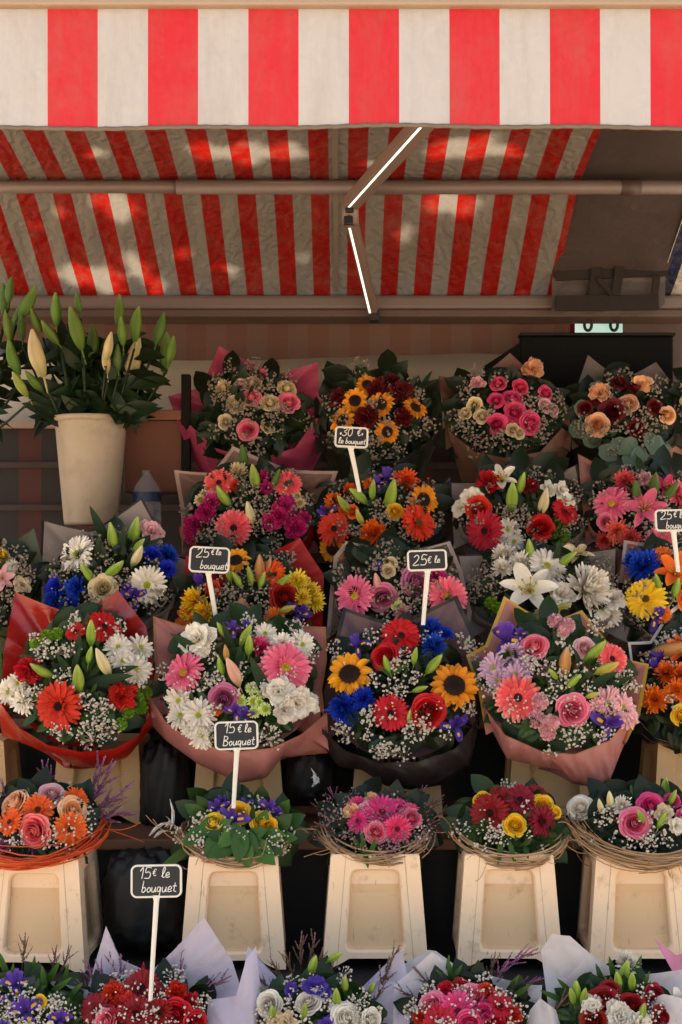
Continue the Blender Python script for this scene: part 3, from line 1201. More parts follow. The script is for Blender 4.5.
M_bucket2 = plain('shaded_bucket_plastic', '#c09a6a', .5, .16, 12, .15)  # the same cream plastic tinted darker: the shelf's shade is in the colour
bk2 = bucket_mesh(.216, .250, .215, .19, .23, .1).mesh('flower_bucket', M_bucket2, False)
for me_ in (bk1, bk2):
    pass


def bucket(px, pyb, Yf, me, depth, label, group, rz=0.0):
    p = at(px, pyb, Yf)
    o = bpy.data.objects.new('flower_bucket', me)
    col.objects.link(o)
    o.location = (p[0], Yf + depth / 2, p[2])
    o.rotation_euler = (0, 0, rz)
    bv = o.modifiers.new('bevel', 'BEVEL')
    bv.width = .004
    bv.segments = 2
    bv.limit_method = 'ANGLE'
    bv.angle_limit = R_(50)
    return tag(o, label, 'bucket', group)


G1 = 'cream flower buckets in the front row'
for px, pyb, lab, rz in ((34, 972, 'cream plastic bucket under the orange roses in the orange raffia nest', R_(-2)),
                     (231, 970, 'scuffed cream plastic bucket under the yellow and purple nest bouquet', R_(2)),
                     (375, 968, 'cream plastic bucket under the pink gerberas in a twig nest', R_(.5)),
                     (511, 968, 'cream plastic bucket under the dark red gerberas in a twig nest', R_(-1)),
                     (644, 968, 'cream plastic bucket under the pink rose nest at the right', R_(-1.5))):
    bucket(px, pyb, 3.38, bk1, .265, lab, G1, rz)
G2 = 'cream flower buckets on the second shelf'
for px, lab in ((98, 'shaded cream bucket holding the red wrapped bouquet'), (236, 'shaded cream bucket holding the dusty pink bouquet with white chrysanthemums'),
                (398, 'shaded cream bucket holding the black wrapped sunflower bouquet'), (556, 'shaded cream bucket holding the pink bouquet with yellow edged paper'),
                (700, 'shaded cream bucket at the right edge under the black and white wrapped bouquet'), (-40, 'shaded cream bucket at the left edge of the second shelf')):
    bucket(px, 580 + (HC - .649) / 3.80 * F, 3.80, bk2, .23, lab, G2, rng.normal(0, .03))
# ------------------------------------------------------------------ bouquets
M_lfA = leaf_mat('#192d11', '#3a5a24')
M_lfB = leaf_mat('#101c0b', '#24391a')
M_lfE = leaf_mat('#4e6456', '#6c8272', .6)
M_lfL = leaf_mat('#244414', '#42691f', .36)
M_gyp = plain('baby_breath_white', '#e0d8cc', .8, .03, 30, .1, .45)
M_lim = plain('limonium_mauve', '#8c6e74', .8, .2, 30, .1)
M_gyp_shade = plain('baby_breath_shaded', '#a89a8b', .8, .06, 30, .1, .4)  # white darkened for the rear rows: their dimmer light is in the colour
M_raf = leaf_mat('#9a7452', '#c8a47c', .7, .1)
M_raforange = leaf_mat('#c8401a', '#ee6a30', .6, .15)


def leaf_on(mb, base, d, n, L, W, kind='r', r=None, bend=.25):
    d = np.asarray(d, float)
    d = d / np.linalg.norm(d)
    n = np.asarray(n, float)
    s = np.cross(d, n)
    s /= np.linalg.norm(s) + 1e-9
    n = np.cross(s, d)
    r = rng.uniform(0, 1) if r is None else r
    if kind == 'f':             # fern frond: pairs of narrow leaflets on a midrib
        k = 9
        for i in range(k):
            t = (i + .7) / k
            q = base + d * L * t - n * bend * L * t * t
            l = W * L * math.sin(PI * (.12 + .86 * t)) ** .8 * 1.15
            for sg in (-1, 1):
                e = d * .55 + s * sg * .85 - n * .12
                mdl = q + e * l * .55
                tip = q + e * l
                wv = np.cross(e, n) * l * .15
                mb.add([q, mdl + wv, tip, mdl - wv], [(0, 1, 2, 3)], t, r)
        mb.add([base + s * .0008, base - s * .0008, base + d * L - n * bend * L], [(0, 1, 2)], .5, r)
        return
    ns = 5 if kind != 'e' else 4
    P = np.zeros((ns + 1, 3, 3))
    for i in range(ns + 1):
        t = i / ns
        if kind == 'e':
            wd = W * L * math.sqrt(max(0.02, 1 - (2 * t - 1) ** 2))
        else:
            wd = W * L * math.sin(PI * min(1, .05 + .95 * t)) ** .8 + .0004
        q = base + d * L * t - n * bend * L * t * t
        for j, sg in enumerate((-1, 0, 1)):
            P[i, j] = q + s * sg * wd / 2 + n * abs(sg) * wd * .14
    mb.grid(P, None, r)


def resample(pts, n):
    pts = np.asarray(pts, float)
    d = np.concatenate([[0], np.cumsum(np.linalg.norm(np.diff(pts, axis=0), axis=1))])
    s = np.linspace(0, d[-1], n)
    return np.stack([np.interp(s, d, pts[:, k]) for k in range(pts.shape[1])], 1)


class Bouquet:
    def __init__(self, label, cx, cy, rx, ry, Y, base_z, group='wrapped bouquets on the stand', name='wrapped_bouquet', bulge=.5, tilt=.45):
        self.cx, self.cy, self.rx, self.ry, self.Y = cx, cy, rx, ry, Y
        self.R = (rx + ry) / 2 * Y / F
        self.bulge, self.tilt = bulge, tilt
        self.base_z = base_z
        c = at(cx, cy, Y)
        self.tie = np.array([c[0], Y + .35 * self.R, base_z])
        self.root = empty(name, tuple(self.tie), label, 'bouquet', group)
        self.o = np.array(self.tie)

    def uv(self, px, py):
        return (px - self.cx) / self.rx, (self.cy - py) / self.ry

    def pos(self, px, py, lift=0.0):
        u, v = self.uv(px, py)
        r2 = u * u + v * v
        Y = self.Y + self.tilt * self.R * v - self.bulge * self.R * math.sqrt(max(0, 1 - r2)) + max(0, math.sqrt(r2) - 1) * .3 * self.R - lift
        return at(px, py, Y)

    def nrm(self, px, py, j=.22):
        u, v = self.uv(px, py)
        u, v = max(-1.2, min(1.2, u)), max(-1.2, min(1.2, v))
        return np.array([u * .6 + rng.normal(0, j), -1.0, v * .62 + .28 + rng.normal(0, j)])

    def flowers(self, txt):
        for ln in txt.split(';'):
            w_ = ln.split()
            if not w_:
                continue
            kd, cn = w_[0], w_[1]
            px, py, d = map(float, w_[2:5])
            ang = float(w_[5]) if len(w_) > 5 else None
            self.flower(kd, cn, px, py, d, ang)

    def flower(self, kd, cn, px, py, d, ang=None):
        c = COL[cn]
        lift = .012 if kd in ('gb', 'sf', 'rs', 'lb', 'll', 'ir', 'ls', 'lf') else .004
        p = self.pos(px, py, lift + (0.02 if kd == 'lb' else 0) + rng.uniform(-.004, .004))
        size = d * p[1] / F * rng.uniform(.93, 1.07)
        var = LIB[kd][int(rng.integers(0, 3))]
        if kd in ('lb', 'ht', 'lf'):
            a = R_(ang if ang is not None else rng.uniform(-25, 25))
            u, v = self.uv(px, py)
            fw = -.45 if kd == 'lb' else (-.25 if kd == 'ht' else -.35)
            dv = Vector((math.sin(a), fw, math.cos(a))).normalized()
            q = frame(dv, rng.uniform(0, 6) if kd != 'lf' else 0, (0, -1, .2))
            if kd == 'ht':
                p = p - np.array(dv) * size * .62 + (0, .02, 0)
            if kd == 'lf':
                x_ = Vector((0, -1, .35))
                x_ = (x_ - dv * x_.dot(dv)).normalized()
                m = Matrix((x_.cross(dv) * -1, -x_, dv)).transposed()
                q = m.to_quaternion()
            size = size * 1.08
        else:
            spin = rng.uniform(0, 6.28) if kd != 'ir' else rng.uniform(-.35, .35)
            q = frame(self.nrm(px, py), spin)
        mp_ = petal_mat(c[0], c[1], c[2])
        name, me, role = var[0]
        sc = (size * rng.uniform(.95, 1.05), size * rng.uniform(.95, 1.05), size * rng.uniform(.8, 1.5)) if kd in ('gb', 'cm', 'dm', 'sf', 'cn') else size if kd != 'lb' else (size * rng.uniform(.95, 1.15), size * rng.uniform(.95, 1.15), size)
        o = part(name, me, mp_, self.root, tuple(p - self.o), q, sc)
        for (nm, me2, role) in var[1:]:
            cc = c[3]
            if kd == 'll':
                cc = '#b8a030'
            elif kd == 'cm' and cn in ('white', 'lilac', 'lpink'):
                cc = '#9aa62a'
            k = part(nm, me2, centre_mat(cc), o, (0, 0, 0), (1, 0, 0, 0), 1.0)
        return o

    def gyp(self, spots, auto=13, per=34, dot=1.5, mat=None, cover=.97, kinds='baby_breath_sprays'):
        mb = MB()
        auto = auto * 2 + 4 if auto else 0
        v, f = ICO1
        spots = [(*s, 1.0) if len(s) == 3 else s for s in spots]
        for k in range(auto):
            a, r = rng.uniform(0, 2 * PI), math.sqrt(rng.uniform(0, 1)) * cover
            spots.append((self.cx + r * self.rx * math.cos(a), self.cy + r * self.ry * math.sin(a), rng.uniform(6, 12), 1.0))
        for (px, py, rad, dens) in spots:
            n = int(per * dens * (rad / 12) ** 1.4)
            root_p = self.pos(px + rng.normal(0, 3), py + 6, -.045)
            for i in range(n):
                a, r = rng.uniform(0, 2 * PI), rad * math.sqrt(rng.uniform(0, 1))
                x, y = px + r * math.cos(a), py + r * math.sin(a)
                p = self.pos(x, y, rng.normal(.018, .010))
                s = dot * p[1] / F * rng.uniform(.55, 1.2)
                sc = s * rng.uniform(.75, 1.15, 3)
                vv = v * (1 + rng.normal(0, .16, (len(v), 1)))
                mb.add(vv * sc + p, f, .5, rng.uniform(0, 1))
                if i % 2 == 0:
                    mb.tube([root_p + (p - root_p) * .1, (root_p + p) / 2 + (0, 0, .004), p], .0006, 3, r=0, cap=False)
        if mb.n:
            o = mb.obj(kinds, mat or M_gyp, self.root, True, self.o)
            o['kind'] = 'stuff'

    def foliage(self, n=170, kinds='rrrf', L=(13, 26), mat=None, cover=.74, low=40, W=.42):
        mb = MB()
        L = (L[0] * .72, L[1] * .74)
        low = int(low * .7)
        for i in range(n + low):
            if i < n:
                a, r = rng.uniform(0, 2 * PI), math.sqrt(rng.uniform(0, 1)) * cover
                lift = -rng.uniform(.0, .45) * self.R * .55 - .008
                x, y = self.cx + r * self.rx * math.cos(a) * .95, self.cy + r * self.ry * math.sin(a) * .95
            else:
                a, r = rng.uniform(PI * .05, PI * .95), rng.uniform(.60, .82)
                lift = rng.uniform(-.02, .005)
                x, y = self.cx + r * self.rx * math.cos(a), self.cy + r * self.ry * math.sin(a) * .95
            p = self.pos(x, y, lift)
            nn = self.nrm(x, y, .3)
            u, v = self.uv(x, y)
            d = np.array([u * .6 + rng.normal(0, .6), -.25 + rng.normal(0, .35), v * .45 + rng.normal(0, .55) + (.1 if i < n else -.1)])
            k = kinds[int(rng.integers(0, len(kinds)))]
            l = rng.uniform(*L) * p[1] / F
            if k == 'f':
                l *= 1.2
            wd = W if k == 'r' else (.9 if k == 'e' else .4)
            leaf_on(mb, p, d, nn, l, wd * rng.uniform(.8, 1.15), k)
        # hidden inner leaves and stems that close the heart of the bunch
        for i in range(70):
            a, r = rng.uniform(0, 2 * PI), math.sqrt(rng.uniform(0, 1)) * .9
            x, y = self.cx + r * self.rx * math.cos(a), self.cy + r * self.ry * math.sin(a)
            p = self.pos(x, y, -.32 * self.R)
            d = np.array([rng.normal(0, 1), rng.normal(0, .25), rng.normal(0, 1)])
            leaf_on(mb, p - d / np.linalg.norm(d) * .02, d, (rng.normal(0, .2), -1, .2), 34 * p[1] / F, .6, 'r', r=rng.uniform(0, .25))
        o = mb.obj('foliage', mat or M_lfA, self.root, True, self.o)
        o['kind'] = 'stuff'
        st_ = MB()
        top = self.pos(self.cx, self.cy, -.35 * self.R)
        for i in range(9):
            a = i * 2.4
            r = .012 * math.sqrt(i)
            st_.tube([top + (r * 3 * math.cos(a), .02, r * 3 * math.sin(a)), (top + self.tie) / 2 + (r * math.cos(a), r * math.sin(a), 0),
                      self.tie + (r * 1.6 * math.cos(a), r * 1.6 * math.sin(a), .004)], .0032, 5)
        st_.obj('stems', M_lfL, self.root, True, self.o)

    def back(self, outline, mat, hub=(0, -.15), rim=.06, deep=.62, amp=.05, rings=9, seed=0, name='wrapping_sheet', pw=1.25):
        """paper behind the flowers: a dished fan from the hub out to the traced corners"""
        outline = list(outline)
        low_ = [(self.cx + self.rx * .99 * math.cos(R_(a)), self.cy - self.ry * .99 * math.sin(R_(a))) for a in range(345, 194, -15)]
        n_trace = sum(max(3, int(math.hypot(b_[0] - a[0], b_[1] - a[1]) / 4)) for a, b_ in zip(outline[:-1], outline[1:]))
        outline = outline + low_ + [outline[0]]
        pts = []
        for a, b_ in zip(outline[:-1], outline[1:]):
            k = max(3, int(math.hypot(b_[0] - a[0], b_[1] - a[1]) / 4))
            for i in range(k):
                t = i / k
                sg = .018 * math.sin(PI * t) * math.hypot(b_[0] - a[0], b_[1] - a[1])
                pts.append((a[0] + (b_[0] - a[0]) * t, a[1] + (b_[1] - a[1]) * t + sg * .6))
        pts.append(outline[-1])
        m = len(pts)
        hx, hy = self.cx + hub[0] * self.rx, self.cy - hub[1] * self.ry
        ph = rng.uniform(0, 6, 4)
        P = np.zeros((rings + 1, m, 3))
        T = np.zeros((rings + 1, m))
        for i in range(rings + 1):
            t = .08 + .92 * i / rings
            for j, (x, y) in enumerate(pts):
                px, py = hx + (x - hx) * t, hy + (y - hy) * t
                u, v = self.uv(x, y)
                a = math.atan2(v + .2, u)
                yr = self.Y + self.tilt * self.R * max(-1.2, min(1.3, v)) + rim * self.R
                yh = self.Y + deep * self.R
                cr = amp * self.R * t * ((2 * abs(math.sin(2.5 * a + ph[0])) - 1) + .8 * (2 * abs(math.sin(5.5 * a + ph[1])) - 1) + .5 * (2 * abs(math.sin(11.5 * a + ph[2] + 2 * t)) - 1) + .5 * math.sin(t * 5 + ph[3] + 3 * a) * .5)
                Y = yh + (yr - yh) * t ** pw + cr
                P[i, j] = at(px, py, Y)
                T[i, j] = t * (.86 if j >= n_trace else 1)
        mb = MB()
        mb.grid(P, T.reshape(-1), .5)
        return mb.obj(name, mat, self.root, True, self.o)

    def collar(self, inner, outer, mat, rows=6, amp=.04, tie=True, push=0.0, name='paper_collar'):
        n = 56
        A, B = resample(inner, n), resample(outer, n)
        ph = rng.uniform(0, 6, 3)
        rowsP, T = [], []
        R = self.R
        for i in range(rows + 1):
            s = i / rows
            row = []
            for j in range(n):
                x, y = A[j] + (B[j] - A[j]) * s
                u, v = self.uv(*A[j])
                Yi = self.Y + self.tilt * R * max(-1.1, min(1.1, v)) - .16 * R * max(0, -v) - push
                Yo = Yi + .30 * R
                w_ = j / (n - 1)
                Y = Yi + (Yo - Yi) * s ** 1.25 - .05 * R * math.sin(PI * min(1, s * .9 + .1)) * math.sin(PI * w_) \
                    + amp * R * ((2 * abs(math.sin(w_ * 9 + ph[0] + s * 1.5)) - 1) + .7 * (2 * abs(math.sin(w_ * 19 + ph[1] - s * 2)) - 1) + .4 * (2 * abs(math.sin(w_ * 37 + ph[2] + s)) - 1)) * (.4 + .6 * s)
                row.append(at(x, y, Y))
            rowsP.append(row)
            T.append([max(0, 1 - s * 5) if False else (1 - s * .97 if s < .5 else .5 + .48 * s)] * n)
        if tie:
            last = np.array(rowsP[-1])
            for s in (.3, .65, 1.0):
                row = []
                for j in range(n):
                    a = PI + PI * j / (n - 1)
                    e = self.tie + np.array([.05 * math.cos(a), .05 * math.sin(a), 0.0])
                    row.append(last[j] + (e - last[j]) * s + np.array([0, .05 * math.sin(PI * s), 0]))
                rowsP.append(row)
                T.append([.5] * n)
        mb = MB()
        mb.grid(np.array(rowsP), np.array(T).reshape(-1), .5)
        return mb.obj(name, mat, self.root, True, self.o)

    def auto_collar(self, mat, a0=195, a1=345, r0=1.0, r1=1.2, **kw):
        A, B = [], []
        for a in np.linspace(R_(a0), R_(a1), 30):
            k = 1 + .03 * math.sin(a * 9)
            A.append((self.cx + self.rx * r0 * math.cos(a) * k, self.cy - self.ry * r0 * math.sin(a) * k))
            B.append((self.cx + self.rx * (r0 + (r1 - r0) * .5) * math.cos(a) * k, self.cy - self.ry * r1 * math.sin(a) * k))
        return self.collar(A, B, mat, **kw)

    def nest(self, mat, half, y_c, sag, n=46, Yc=None, wild=8):
        """a ring of twigs or raffia laid round the flowers on the bucket's rim"""
        mb = MB()
        Yc = Yc or self.Y
        c = at(self.cx, y_c, Yc)
        Rx = half * Yc / F
        for i in range(n):
            a0 = rng.uniform(0, 2 * PI)
            span = rng.uniform(1.6, 4.2)
            rr = Rx * rng.uniform(.86, 1.06)
            hz = rng.normal(0, .009)
            p1, p2 = rng.uniform(0, 6, 2)
            pts = []
            for s in np.linspace(0, 1, 16):
                a = a0 + span * s
                k = rr * (1 + .04 * math.sin(a * 3 + p1))
                pts.append(c + np.array([k * math.cos(a), k * .86 * math.sin(a), hz + .008 * math.sin(2.3 * a + p2) + sag * (math.cos(a) ** 2) + .30 * k * math.sin(a) * .86 + .018 + .010 * math.cos(a) ** 2]))
            mb.tube(pts, rng.uniform(.0012, .0026), 4, r=rng.uniform(0, 1))
        for i in range(wild):
            a = rng.uniform(PI, 2 * PI) if i % 3 else rng.choice([PI * 1.02, PI * 1.98])
            p = c + np.array([Rx * math.cos(a), Rx * .86 * math.sin(a), sag * math.cos(a) ** 2 + .26 * Rx * math.sin(a) + .018 + .010 * math.cos(a) ** 2])
            d = np.array([math.cos(a) * rng.uniform(.5, 1.2), -.4 * abs(math.sin(a)), rng.normal(0, .5)])
            l = rng.uniform(.03, .09)
            cv = rng.uniform(-1, 1)
            pts = [p + d * l * s + np.array([0, 0, .03 * math.sin(s * 2.5) * cv]) for s in np.linspace(0, 1, 7)]
            mb.tube(pts, .0009, 4, r=rng.uniform(0, 1))
        o = mb.obj('twig_nest', mat, self.root, True, self.o)
        o['kind'] = 'stuff'


def arc(cx, cy, rx, ry, a0, a1, n=24):
    return [(cx + rx * math.cos(R_(a)), cy - ry * math.sin(R_(a))) for a in np.linspace(a0, a1, n)]


Z1, Z2, Z3, Z4, Z5 = [x[2] + .004 for x in TIER]
# paper colours
P_red = paper_mat('#a01a14', None, .05, .28, 1, .22, .35)
P_pink = paper_mat('#b87874', '#a06a48', .035, .55)
P_pinky = paper_mat('#bc7e76', '#c8a23c', .04, .55)
P_black = paper_mat('#231b1d', '#0c0a0a', .07, .55, 1, .06, 0)
P_purp = paper_mat('#6a4c50', '#141012', .05, .4, 1, .25)
P_grey = paper_mat('#8f827c', '#1c1816', .035, .55)
P_beige = paper_mat('#8a6a5c', '#b0948a', .06, .4, .80, .3)
P_clear = paper_mat('#a08c80', '#b8a49a', .06, .25, .38, .3, .3)
P_bw = paper_mat('#151314', '#cfc8c2', .045, .4, 1, .05)
P_kraft = paper_mat('#7a5646', None, .03, .6)
P_kpink = paper_mat('#a2685a', '#8a5a40', .03, .5)
P_hot = paper_mat('#b8486a', None, .03, .5, 1, .3)
P_redm = paper_mat('#a81c12', None, .03, .5, 1, .2)
P_olive = paper_mat('#24261c', None, .03, .5, 1, .1)
P_lil = paper_mat('#cfc6da', None, .04, .4, .92, .35, .1, .5)
P_whi = paper_mat('#dcd6da', None, .04, .35, .9, .35, .15, .5)
P_green = paper_mat('#4e5a40', None, .04, .5, .8, .2)

# ---- second row: the four big wrapped bouquets and one cut by the right edge
B = Bouquet('large bouquet in glossy red paper with a red gerbera and white chrysanthemums', 78, 674, 68, 74, 3.75, .80)
B.back([(0, 712), (4, 650), (15, 592), (66, 612), (78, 616), (118, 590), (146, 626), (154, 668), (150, 715)], P_red)
B.collar([(-2, 700), (18, 727), (48, 745), (80, 752), (115, 749), (138, 736), (151, 712)], [(2, 736), (24, 744), (44, 752), (76, 766), (100, 768), (128, 757), (153, 726)], P_red)
B.foliage(190, 'rrrrf', low=50)
B.flowers('gb red 59 706 47; gb red 104 627 36; cn red 30 671 30; cn red 122 697 31; gb red 76 632 22; cm white 9 692 30; cm white 24 701 28; cm white 18 683 24;'
          'cm white 118 647 28; cm white 140 648 27; cm white 136 670 30; cm white 122 661 26; bt green 121 724 14; bt green 128 712 14; bt green 136 697 15; bt green 145 693 14; bt green 141 707 14;'
          'bt green 47 637 15; bt green 57 634 13; bt green 36 644 13; lb bgreen 91 633 28 5; lb bgreen 42 670 27 -58; lb bgreen 78 679 30 2; lb bgreen 90 655 18 15; lb bcream 103 662 30 -22;'
          'lf lfd 108 680 50 78; lf lfd 118 672 44 70; lf lfd 78 652 40 8; lf lfd 84 628 32 15; lf lfd 66 668 36 -30; lf lfd 76 660 30 20')
B.gyp([(45, 650, 13), (100, 712, 15, 1.6), (92, 735, 16, 1.6), (110, 730, 12, 1.4), (120, 626, 8, 1.5), (66, 682, 10, 1.3), (72, 650, 10), (75, 618, 8, 1.2), (36, 690, 8), (140, 682, 7), (85, 700, 8)], 4)

B = Bouquet('large bouquet in dusty pink paper with white chrysanthemums and a mauve rose', 238, 680, 82, 72, 3.75, .80)
B.back([(146, 720), (155, 672), (153, 616), (196, 629), (215, 622), (242, 597), (264, 622), (326, 627), (327, 660), (322, 690), (329, 752)], P_pink)
B.collar([(149, 695), (166, 722), (195, 742), (232, 752), (272, 748), (302, 734), (327, 712)], [(143, 716), (165, 740), (198, 764), (240, 783), (266, 778), (282, 757), (329, 753)], P_pink)
B.foliage(200, 'rrrrf', low=50)
B.flowers('ls white 199 640 38; gb pink 184 673 40; ir purple 233 630 20; ir purple 246 628 16; lb bgreen 221 666 20 -12; lb bgreen 246 635 26 28; lb bgreen 249 645 22 5; lb bpink 233 672 30 -22; lb bora 226 653 18 -5;'
          'gb pink 285 668 51; cm white 265 634 24; cm white 282 645 27; cm white 302 645 27; cm white 274 652 20; dm hot 259 648 24; cm white 179 700 29; cm white 181 716 29; cm white 199 715 33; cm white 202 735 28; cm white 192 727 24;'
          'rs mauve 224 699 31; dy lime 252 688 14; dy lime 241 701 14; dy lime 253 701 14; dy lime 254 712 14; dy lime 265 709 14; dy lime 262 693 13; dy lime 259 702 10; ls white 279 692 34; ls white 296 703 34; ls white 310 703 24; ls white 285 710 28;'
          'ir purple 236 712 24; ir purple 245 716 18; bt orange 217 712 9; lf lfd 192 648 52 -52; lf lfd 262 683 54 -22; lf lfd 229 640 34 -18; lf lfd 238 660 34 10; lb bgreen 222 630 18 -30')
B.gyp([(166, 672, 10, 1.2), (176, 688, 8), (200, 680, 13, 1.3), (215, 675, 10), (270, 735, 12, 1.3), (240, 670, 10), (262, 668, 8), (210, 655, 9), (250, 620, 9), (235, 692, 6), (300, 625, 8), (275, 745, 9)], 5)

B = Bouquet('large bouquet in black paper with two sunflowers, red roses and blue flowers', 400, 690, 76, 70, 3.75, .80)
B.back([(322, 742), (320, 690), (333, 650), (343, 607), (396, 624), (404, 620), (457, 595), (473, 630), (481, 690), (479, 730)], P_purp)
B.collar([(322, 728), (344, 750), (380, 763), (418, 762), (455, 749), (478, 718)], [(322, 744), (338, 767), (362, 770), (386, 786), (412, 790), (442, 785), (470, 765), (480, 722)], P_black)
B.foliage(200, 'rrrf', low=60, mat=M_lfB)
B.flowers('sf sun 350 675 53; sf sun 454 686 53; gb red 401 636 40; rs red 385 656 29; dm blue 430 631 24; dm blue 445 634 18; dm blue 433 648 25; dm blue 345 708 28; dm blue 364 699 25; dm blue 352 716 20;'
          'gb red 391 713 38; rs red 429 712 37; ir purple 358 646 24; ir purple 455 726 30; lb bgreen 387 664 20 -20; lb bgreen 434 664 25 38; lb bgreen 415 656 18 8; lb byel 409 716 14 10; lb bgreen 420 689 16 70;'
          'lf lfg 398 670 22 60; lf lfg 386 672 20 -50; lf lfd 404 676 20 20')
B.gyp([(475, 650, 10, 1.4), (462, 640, 9), (370, 636, 9, 1.2), (334, 646, 9), (395, 690, 13, 1.4), (414, 676, 9, 1.2), (415, 730, 13, 1.7), (380, 748, 11, 1.6), (346, 735, 10, 1.4), (338, 725, 8), (367, 716, 9, 1.2), (470, 708, 9, 1.4), (404, 655, 9, 1.3), (374, 680, 8), (427, 726, 9, 1.4), (392, 664, 7), (440, 706, 5), (366, 735, 7)], 3)

B = Bouquet('large bouquet in pink paper edged yellow with a salmon gerbera and pink rose', 560, 684, 80, 72, 3.71, .80)
B.back([(486, 735), (478, 690), (466, 655), (485, 645), (504, 596), (545, 622), (556, 620), (582, 610), (606, 640), (630, 660), (649, 664), (640, 715), (625, 745)], P_pinky)
B.collar([(482, 704), (505, 735), (548, 754), (565, 757)], [(486, 719), (507, 759), (542, 767), (566, 771)], P_pink, tie=False, push=.004)
B.collar([(540, 752), (575, 754), (610, 740), (637, 708)], [(564, 771), (574, 784), (592, 787), (610, 780), (628, 735)], P_pink, push=.012)
B.foliage(210, 'rrrrf', low=60)
B.flowers('ir purple 506 640 36; ir purple 520 635 16; rs pink 534 646 29; cm lilac 512 655 28; cm lilac 494 668 30; cm lilac 516 676 28; cm lilac 498 680 22; cm lilac 526 668 18; gb salmon 518 698 44; bt lpink 567 626 17; bt lpink 555 621 15; bt lpink 563 632 13;'
          'bt lpink 540 702 17; bt lpink 536 719 18; bt lpink 551 723 19; bt lpink 548 733 16; bt lpink 544 727 14; rs pink 573 711 33; lb bora 566 662 30 0; lb bgreen 553 674 16 -40; lb bgreen 574 681 19 42; lb bgreen 595 651 28 42; lb byel 607 668 24 62; lb byel 593 695 15 70;'
          'rs lpink 585 648 22; gb salmon 612 659 34; cm lpink 606 703 28; cm lpink 622 708 28; cm lpink 613 716 24; cm lpink 627 717 24; cm lpink 597 706 18; cm lpink 612 694 18; ir purple 606 724 38; lf lfd 598 682 40 58; lf lfd 616 684 36 62; lf lfd 556 645 32 -10; lf lfd 578 660 24 -20')
B.gyp([(560, 680, 12, 1.4), (545, 665, 12, 1.3), (580, 670, 8), (572, 737, 13, 1.4), (590, 690, 10), (625, 680, 11, 1.3), (490, 690, 9, 1.2), (478, 682, 8), (530, 655, 8), (560, 640, 8), (550, 695, 9), (570, 650, 6), (585, 728, 8)], 4)

B = Bouquet('orange bouquet in black paper with a white edge, cut by the right edge', 690, 692, 58, 62, 3.86, .80)
B.back([(634, 730), (634, 690), (628, 642), (650, 641), (668, 612), (692, 592), (760, 640), (755, 720)], P_bw)
B.collar([(634, 715), (655, 738), (700, 752), (745, 730)], [(632, 727), (652, 742), (700, 756), (750, 745)], P_bw)
B.foliage(150, 'rrrf', low=40, mat=M_lfB)
B.flowers('lb bora 672 648 38 75; ll orange 682 652 34; dm orange 667 674 26; dm orange 655 700 28; dm orange 681 676 26; dm orange 676 690 22; ir purple 660 660 22; ir purple 655 668 18; gb orange 700 700 40; rs yellow 682 715 20; dm orange 708 660 28')
B.gyp([(672, 702, 9, 1.3), (664, 640, 9), (650, 690, 6), (676, 640, 8), (672, 664, 6)], 3)

# ---- third row
B = Bouquet('bouquet in green mesh with a cream lily, cut by the left edge', -8, 582, 46, 46, 4.05, Z3)
B.back([(-60, 620), (-50, 540), (10, 545), (34, 528), (45, 570), (40, 610)], P_green)
B.auto_collar(P_green)
B.foliage(110, 'rrf', low=20, mat=M_lfB)
B.flowers('ll lpink 2 578 30; dm lemon 2 558 16; cm white 12 566 14; ls cream 22 585 18')
B.gyp([(18, 556, 11), (12, 600, 9), (25, 575, 9), (8, 545, 8)], 4, mat=M_gyp_shade)

B = Bouquet('bouquet in grey paper with black edges, two white gerberas and blue chrysanthemums', 110, 580, 66, 50, 4.05, Z3)
B.back([(38, 625), (40, 560), (42, 519), (88, 530), (97, 528), (142, 497), (161, 531), (168, 552), (200, 562), (182, 590), (166, 625)], P_grey)
B.auto_collar(P_grey)
B.foliage(190, 'rrff', low=30, mat=M_lfB)
B.flowers('gb white 78 555 40; gb white 147 585 40; dm blue 57 588 24; dm blue 77 588 25; dm blue 57 603 24; dm blue 72 606 24; dm blue 152 556 20; dm blue 167 556 22; dm blue 167 569 18; lb bgreen 112 538 31 -3; lb bgreen 135 533 33 14; lb bgreen 139 546 20 40;'
          'lb bgreen 87 573 24 -30; lb bgreen 114 569 26 52; rs cream 103 588 26; ir purple 134 596 26; ir purple 128 590 16; ls lpink 151 533 26; lb bcream 137 556 24 30; ls cream 96 610 24; lf lfd 101 530 50 -22; lf lfd 122 545 40 8; lf lfd 98 556 36 4; lf lfd 150 545 30 60; lf lfd 106 560 30 -12')
B.gyp([(60, 565, 12), (85, 540, 10), (108, 558, 9), (92, 600, 10), (150, 605, 9), (125, 575, 7), (158, 545, 6), (50, 574, 7)], 6, mat=M_gyp_shade)

